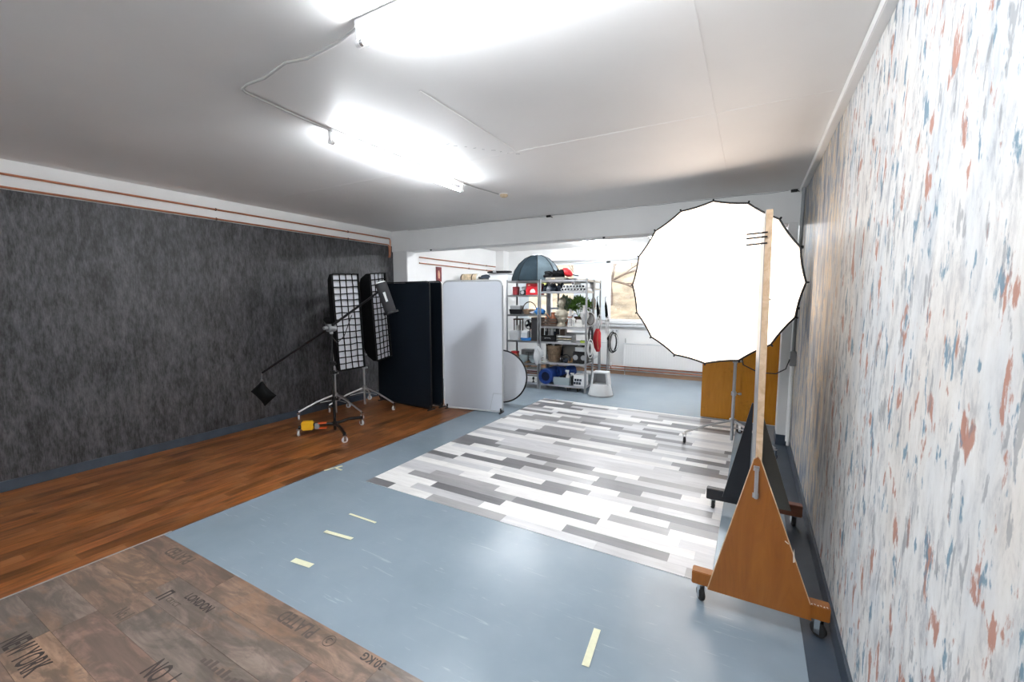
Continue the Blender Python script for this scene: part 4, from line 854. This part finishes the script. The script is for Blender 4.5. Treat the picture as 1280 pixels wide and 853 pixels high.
for k_ in range(4): a = k_ * PI / 2 + .4; MB().cbox((.042 * math.cos(a), -.02, .29 + .042 * math.sin(a)), (.07, .004, .045), ry=-a, rx=0).build('blade', 'navycloth', t)
MB().cyl((0, -.05, .29), (0, .05, .29), .028, n=12).build('motor', 'black', t)
t = I('blue_tray', 'bright blue low tray on the middle shelf of the left unit', 'tray', 1.12, .02 + .03, z); tub(t, .17, .20, .05, 'bluebag', y0=.08)
t = I('speaker', 'tall dark brown loudspeaker standing next to the post', 'speaker', .945, .15, z); B((-.085, -.11, 0), (.085, .11, .42)).build('cabinet', 'brownwood', t, bevel=.006); B((-.075, -.116, .02), (.075, -.110, .40)).build('grille', 'darkbox', t, bevel=.003)
# right third
z = LR[2]
for i, (u, wd_, h_, mt, lab) in enumerate(((.80, .05, .26, 'darkbox', 'black upright binder nearest the middle post'), (.745, .045, .25, 'grey', 'mid grey upright binder, second from the middle post'), (.69, .05, .26, 'lgrey', 'pale grey upright binder, third from the middle post'), (.635, .045, .25, 'cloth1', 'navy upright binder, fourth from the middle post'))):
    t = I('binder', lab, 'binder', u, .30, z, 'upright binders on the shelf below the vases'); B((-wd_ / 2, -.10, 0), (wd_ / 2, .10, h_)).build('cover', mt, t, bevel=.004); B((-wd_ / 2 + .006, -.1015, .17), (wd_ / 2 - .006, -.099, .21)).build('spine_label', 'paper', t)
bx('brown_block', 'upright dark brown box right of the binders', 'box', .50, .28, z, (.09, .14, .21), 'brownwood')
t = bx('equipment_case', 'low black equipment case in front of the binders', 'case', .70, .10, z, (.27, .17, .10), 'black', 'blackcloth'); MB().tube([(-.05, -.088, .05), (-.05, -.10, .065), (.05, -.10, .065), (.05, -.088, .05)], .005, 6).build('handle', 'grey', t)
for k_ in range(3):
    t = I('letter_tray', ['bottom grey letter tray of a stack of three', 'middle grey letter tray of a stack of three', 'top grey letter tray of a stack of three'][k_], 'letter tray', .40, .14, z + k_ * .042, 'stack of letter trays')
    B((-.14, -.12, 0), (.14, .12, .004)).build('base', 'grey', t)
    B((-.14, .116, .004), (.14, .12, .040)).box((-.14, -.12, .004), (-.136, .12, .040)).box((.136, -.12, .004), (.14, .12, .040)).build('sides', 'grey', t, smooth=False); B((-.12, -.11, .005), (.12, .10, .018)).build('papers', 'paper' if k_ != 1 else 'card', t)
t = I('lime_sponge', 'lime green cleaning pad at the right end of the middle shelf', 'sponge', .075, .08, z); B((-.05, -.035, 0), (.05, .035, .032)).build('foam', 'lime', t, bevel=.008); B((-.05, -.035, .032), (.05, .035, .040)).build('scourer', 'leaf', t, bevel=.003)
# left fourth
z = LL[1]
bx('red_tin', 'small orange-red tin at the left of the fourth shelf', 'tin', 1.37, .10, z + 0, (.12, .10, .20), 'terracotta', 'red')
bx('grey_carton', 'grey carton behind the glass bowls', 'box', 1.20, .34, z, (.24, .16, .22), 'grey')
for i, (u, d_, r_, lab) in enumerate(((1.20, .10, .085, 'left glass mixing bowl on the fourth shelf'), (1.0, .12, .095, 'right glass mixing bowl on the fourth shelf'))):
    for k_ in range(2):
        t = I('glass_bowl', lab + (', bottom of its nested pair' if k_ == 0 else ', top of its nested pair'), 'bowl', u, d_, z + k_ * .045, 'nested glass bowls')
        MB().lathe([(r_ * .5, 0), (r_ * .9, .04), (r_, .085), (r_ * .96, .085), (r_ * .85, .042), (r_ * .4, .006)], n=24).build('bowl', 'clear', t); MB().lathe([(r_ * 1.02, .082), (r_ * 1.02, .09)], n=24, caps=False).build('rim', 'grey', t)
t = I('wire_basket', 'dark wire basket behind the glass bowls', 'basket', 1.06, .30, z); w_ = MB()
for k_ in range(4): w_.tube([(-.15, -.06, .02 + k_ * .05), (.15, -.06, .02 + k_ * .05), (.15, .06, .02 + k_ * .05), (-.15, .06, .02 + k_ * .05)], .003, 5, True)
for k_ in range(7): w_.cyl((-.15 + k_ * .05, -.06, .02), (-.15 + k_ * .05, -.06, .17), .0025, n=5)
w_.build('wires', 'black', t)
t = I('carrier_bag', 'crumpled pale plastic bag hanging on the middle post', 'bag', .86, -.05, .49); MB().blob((0, 0, .13), (.075, .045, .16), 21, .25, 3).build('body', 'lgrey', t, ang=60); MB().tube([(-.03, 0, .27), (0, .03, .33), (.03, 0, .27)], .005, 6).build('handle', 'lgrey', t)
# right fourth
z = LR[1]
t = I('waste_basket', 'tapered wicker waste basket on the fourth shelf', 'basket', .625, .15, z)
MB().lathe([(.095, 0), (.10, .02), (.145, .285), (.150, .295), (.138, .295), (.09, .012)], n=28).build('weave', 'wicker', t, smooth=True)
for k_ in range(6): r_ = .101 + .0078 * k_; MB().tube([(r_ * math.cos(a) * 1.01, r_ * math.sin(a) * 1.01, .03 + k_ * .05) for a in [i * PI / 12 for i in range(24)]], .006, 6, True).build('hoop', 'wicker', t)
heap('black cloth and white plug stuffed in the top of the wicker waste basket', 'cloth', 'black_cloth', .625, .15, z + .262, (.10, .09, .045), ['blackcloth', 'paper', 'blackcloth'], 31, 3)
t = heap('tangled black headphones and leads between the basket and the radio', 'headphones', 'headphones', .38, .13, z, (.10, .10, .045), ['black', 'cloth1', 'midwood'], 33, 3)
MB().tube([(.075 * math.cos(a), -.06, .07 + .07 * math.sin(a)) for a in [i * PI / 10 for i in range(-1, 12)]], .009, 8).build('headband', 'black', t)
for s in (-1, 1): MB().cyl((s * .075 - .012, -.06, .05), (s * .075 + .012, -.06, .05), .032, n=16).build('ear_cup', 'black', t)
bx('taupe_board', 'upright taupe board leaning behind the headphones', 'board', .36, .37, z, (.34, .02, .27), 'taupe')
t = bx('boom_box', 'black portable radio at the right of the fourth shelf', 'radio', .135, .14, z, (.24, .16, .20), 'black')
for s in (-1, 1): MB().cyl((s * .07, -.084, .10), (s * .07, -.078, .10), .045, n=20).build('speaker_cone', 'grey', t, bevel=.001)
bx('white_box', 'white box lying on top of the black radio', 'box', .12, .15, z + .202, (.20, .13, .07), 'lgrey', 'white')
# left bottom
z = LL[0]
for k_ in range(6): bx('board_offcut', ['lowest', 'second lowest', 'third lowest', 'third highest', 'second highest', 'top'][k_] + ' board of the stack on the bottom left shelf', 'board', .99 + .01 * (k_ % 3), .2, z + .10 + k_ * .021, (.22 - .01 * (k_ % 2), .28, .020), ['taupe', 'lgrey', 'bar', 'taupe', 'poster', 'lgrey'][k_], group='boards on the bottom left shelf', bev=.002)
t = I('shoe_box', 'pale low box carrying the stack of boards on the bottom left shelf', 'box', 1.0, .2, z); B((-.13, -.15, 0), (.13, .15, .085)).build('body', 'ceramic', t, bevel=.003); B((-.133, -.153, .072), (.133, .153, .099)).build('lid', 'white', t, bevel=.003)
t = I('bulb_holder', 'small black lamp holder on the bottom left shelf', 'lamp holder', .97, .02, z); MB().lathe([(.022, 0), (.022, .01), (.009, .02), (.009, .05), (.02, .06), (.018, .095), (.006, .10)], n=14).build('body', 'black', t)
bx('orange_wood_box', 'orange-brown wooden box beside the stack of boards', 'box', 1.17, .18, z + .25, (.11, .20, .105), 'midwood'); bx('cream_carton', 'cream carton under the orange-brown wooden box', 'box', 1.20, .18, z, (.15, .22, .248), 'ceramic')
# right bottom
z = LR[0]
def roll(lab, u, d, zz, r, ln, rz, ri):
    t = I('blue_roll', lab, 'roll', u, d, zz + r, 'big blue rolls', rz)
    m_ = MB(); m_.lathe([(ri, 0), (r, 0), (r, ln), (ri, ln), (ri, 0)], n=28, M4=Matrix.Rotation(-PI / 2, 4, 'X'), caps=False); m_.build('roll', 'blue', t)
    m_ = MB(); m_.lathe([(ri * .98, .02), (ri * .98, ln - .02)], n=24, M4=Matrix.Rotation(-PI / 2, 4, 'X')); m_.build('hole_shade', 'roll_hole_shade', t); return t  # closed dark plug stands for the shade inside the hole
roll('big royal blue roll lying end-on at the middle post', .72, -.04, z, .135, .42, R(-6), .082)
roll('second royal blue roll lying behind the end-on one, higher up', .52, .10, z + .135, .085, .32, R(-40), .035)
t = I('clear_tub', 'translucent plastic tub with cleaning bottles on the bottom shelf', 'tub', .44, .12, z); tub(t, .28, .31, .135, 'clear')
def bottle(lab, u, d, zz, mt, h, cap, r=.035):
    t = I('spray_bottle', lab, 'bottle', u, d, zz, 'cleaning bottles in the clear tub'); MB().lathe([(r * .9, 0), (r, .01), (r, h * .55), (r * .4, h * .75), (r * .4, h * .8)], n=16).build('body', mt, t)
    MB().lathe([(r * .45, h * .8), (r * .45, h * .88)], n=12).box((-.045, -.012, h * .88), (.02, .012, h)).box((-.035, -.005, h * .76), (-.028, .005, h * .9)).build('trigger', cap, t)
bottle('black spray bottle standing in the clear tub', .42, .15, z + .010, 'black', .30, 'black'); bottle('white spray bottle with a black top at the right of the clear tub', .34, .07, z + .010, 'ceramic', .25, 'white'); bottle('dark blue bottle at the back of the clear tub', .50, .19, z + .01, 'cloth1', .24, 'black')
bottle('black spray bottle standing between the clear tub and the printed carton', .255, .10, z, 'black', .21, 'white', .03)
t = bx('printed_carton', 'white carton with dark blue pictures at the right of the bottom shelf', 'box', .125, .14, z, (.205, .20, .19), 'white', bev=.002)
for k_ in range(6): B((-.10 + .012 * (k_ // 3) + (k_ % 3) * .045, -.1025, .025 + (k_ // 3) * .055), (-.062 + .012 * (k_ // 3) + (k_ % 3) * .045, -.0995, .068 + (k_ // 3) * .055)).build('picture', 'cloth1', t, smooth=False)
bx('clear_box', 'clear plastic box on the bottom of the rear shelving unit', 'box', .10, .62, L3[0], (.22, .28, .16), 'clear', 'lgrey')
for u, z_, dm, mt, lab in ((.55, L3[1], (.30, .3, .18), 'cloth1', 'navy box low on the rear shelving unit'), (.2, L3[1], (.22, .3, .2), 'darkbox', 'charcoal box low on the rear shelving unit behind the radio')): bx('storage_box', lab, 'box', u, .72, z_, dm, mt, 'darkbox', group='boxes on the rear shelving unit')
# dolly under the shelf
t = I('wheeled_dolly', 'small cream wooden dolly with black wheels under the bottom shelf', 'dolly', .25, .14, 0); B((-.14, -.10, .062), (.14, .10, .078)).build('deck', 'card', t, bevel=.003)
for x in (-.09, .09):
    for y in (-.07, .07): MB().cyl((x - .01, y, .026), (x + .01, y, .026), .026, n=14).build('wheel', 'rubber', t, bevel=.002); B((x - .016, y - .015, .045), (x + .016, y + .015, .063)).build('bracket', 'black', t)
# things hanging at the right end
def coil(lab, u, d, z_, rx_, rz_, mt, n, seed, r=.006, name='cable_coil', cat='cable'):
    t = I(name, lab, cat, u, d, z_, 'coils hanging on the shelving end', R(8)); rd = random.Random(seed)
    for k_ in range(n):
        ox, s = rd.uniform(-.022, .022), rd.uniform(.6, 1.1)
        MB().tube([(ox + rx_ * s * math.sin(a), rd.uniform(-.004, .004) + k_ * .006 - n * .003, -rz_ + rz_ * s * math.cos(a)) for a in [i * PI / 10 for i in range(20)]], r, 6, True).build('loop', mt[k_ % len(mt)], t)
    MB().tube([(-.01, 0, -.02), (0, .0, .02), (.01, .0, -.02)], .005, 6).build('hook', 'steel', t); return t
coil('black and white cable coil hanging lowest at the end of the shelving', -.255, .95, .995, .075, .19, ['blackcable', 'white', 'blackcable', 'white'], 9, 1, .009)
coil('white cable coil hanging on the front post of the shelving', -.045, .03, .92, .045, .15, ['white', 'lgrey'], 5, 2)
coil('black strap loop hanging beside the front post', -.055, .06, 1.16, .03, .17, ['blackcable'], 3, 3, .007)
coil('white strap loop hanging above the red bag', -.11, .40, 1.33, .035, .14, ['white', 'lgrey'], 4, 4, .007)
coil('second white strap loop at the rear post above the cable coil', -.14, .93, 1.30, .03, .20, ['white', 'lgrey'], 4, 5, .007)
t = I('red_bag', 'limp red and white bag hanging from the end of the shelving', 'bag', -.105, .33, .69)
m_ = MB().tube([(0, 0, .40), (0, 0, .33), (-.01, 0, .2), (.005, 0, .08), (.015, 0, .0)], [.03, .06, .072, .06, .03], 10); m_.build('body', 'redcloth', t); MB().tube([(.02, -.045, .36), (.015, -.058, .2), (.03, -.052, .05)], .008, 6).build('piping', 'terracotta', t); MB().tube([(-.02, 0, .38), (0, .02, .46), (.02, 0, .38)], .004, 6).build('loop', 'lgrey', t)
for i, (u, d_) in enumerate(((-.06, .44), (-.095, .93))):
    t = I('folded_umbrella', ['black folded umbrella hanging at the middle post of the shelving end', 'black folded umbrella hanging at the rear post of the shelving end'][i], 'umbrella', u, d_, 1.24, 'folded umbrellas at the shelving end')
    MB().tube([(0, 0, .33), (.01, 0, .24), (.03, 0, .04), (.035, 0, 0)], [.006, .022, .026, .008], 10).build('canopy', 'blackcloth', t); MB().tube([(0, 0, .33), (-.002, 0, .40), (.02, 0, .41)], .006, 6).build('handle', 'black', t)
for i, (u, d_) in enumerate(((-.12, .42), (-.16, .93))):
    t = I('tripod', ['folded dark tripod leaning at the front of the shelving end', 'folded dark tripod leaning at the rear of the shelving end'][i], 'tripod', u, d_, 0, 'folded tripods at the shelving end')
    for k_ in range(3): a = k_ * 2 * PI / 3; MB().tube([(.028 * math.cos(a), .028 * math.sin(a), 0), (.014 * math.cos(a), .014 * math.sin(a), .85)], .009, 6).build('leg', 'grey', t)
    MB().lathe([(.02, .84), (.025, .87), (.012, .93)], n=10).build('head', 'black', t)
# step stool
t = T('step_stool', 'grey plastic step stool at the right foot of the shelving', 'step stool', (-2.145, 6.87, 0), TH)
MB().lathe([(.20, 0), (.205, .012), (.195, .05), (.165, .19), (.155, .20), (.02, .203)], n=32).build('drum', 'lgrey', t)
MB().lathe([(.208, 0), (.208, .022)], n=32, caps=False).build('rubber_ring', 'grey', t)
MB().box((-.125, -.09, .375), (.125, .13, .40)).build('top_step', 'lgrey', t, bevel=.008)
for sx in (-1, 1): MB().prism([(sx * .150, -.09, .18), (sx * .118, -.09, .18), (sx * .095, -.09, .376), (sx * .125, -.09, .376)], (0, .21, 0)).build('side', 'lgrey', t, smooth=False)
MB().prism([(-.12, .10, .18), (.12, .10, .18), (.10, .10, .376), (-.10, .10, .376)], (0, .015, 0)).build('back', 'grey', t, smooth=False)
# ================================================================== CUPBOARD AND THINGS BEHIND THE SCREENS
t = T('white_cupboard', 'white cupboard whose top shows over the white screen', 'cupboard', (-4.66, 7.42, 0))
MB().box((-.64, -.22, 0), (.50, .3, 1.93)).build('carcass', 'white', t, bevel=.004)
for a, b in ((-.64, -.07), (-.066, .50)): o = MB().box((a + .002, -.238, .08), (b - .002, -.221, 1.91)).build('door', 'white', t, bevel=.002); MB().tube([((b - .05 if a < -.5 else a + .05), -.238, 1.0), ((b - .05 if a < -.5 else a + .05), -.26, 1.02), ((b - .05 if a < -.5 else a + .05), -.26, 1.12), ((b - .05 if a < -.5 else a + .05), -.238, 1.14)], .005, 6).build('handle', 'steel', o)
t = T('carpet_roll', 'rolled tan and brown patterned rug on the white cupboard', 'rug', (-4.98, 7.30, 1.931 + .095), R(4))
MB().cyl((-.26, 0, 0), (.12, 0, 0), .095, n=20).build('roll', 'card', t, bevel=.01)
for x, mt in ((-.27, 'brownwood'), (-.02, 'brownwood'), (.10, 'ceramic')): MB().cyl((x, 0, 0), (x + .03, 0, 0), .0965, n=20).build('band', mt, t)
t = T('folded_cloth', 'brown-grey cloth slumped beside the rolled rug', 'cloth', (-4.72, 7.28, 1.931)); MB().blob((0, 0, .05), (.16, .12, .07), 4, .2, 3, flat=.05).build('fold', 'taupe', t, ang=60); MB().blob((.05, -.02, .11), (.13, .09, .05), 8, .2, 3).build('fold', 'cloth1', t, ang=60)
t = T('grey_case', 'grey storage box under the black ring light', 'case', (-4.37, 7.38, 1.931)); MB().box((-.21, -.15, 0), (.22, .15, .15)).build('body', 'lgrey', t, bevel=.006); MB().box((-.215, -.155, .145), (.225, .155, .175)).build('lid', 'grey', t, bevel=.005)
t = T('ring_light', 'black ring light lying on the grey box beside the domed softbox', 'ring light', (-4.42, 7.38, 2.13), 0)
MB().tube([(.25 * math.cos(a), .16 * math.sin(a), .012) for a in [i * PI / 20 for i in range(40)]], .019, 10, True).build('ring', 'black', t); MB().box((-.03, -.21, -.01), (.03, -.14, .035)).build('mount', 'grey', t, bevel=.003)
t = T('wall_poster', 'narrow dark red poster on the white wall above the black panel', 'poster', (XL + .004, 6.66, 2.09)); MB().box((-.001, -.085, -.14), (.004, .085, .14)).build('sheet', 'poster', t, smooth=False)
MB().prism([(.005, -.02, -.08), (.005, .03, -.08), (.005, .035, .0), (.005, .01, .08), (.005, -.02, .06), (.005, -.03, 0)], (.001, 0, 0)).build('print', 'flesh', t, smooth=False)
for i, (y, z_) in enumerate(((5.70, 2.0), (5.76, 2.03), (5.88, 2.015))): tag(MB().lathe([(.012, 0), (.012, .004)], (XL, y, z_), n=10, M4=Matrix.Rotation(PI / 2, 4, 'Y')).build('wall_plug', 'grey'), ['lowest', 'highest', 'rightmost'][i] + ' of three small plugs in the white wall left of the red poster', 'wall plug', 'wall plugs near the poster')
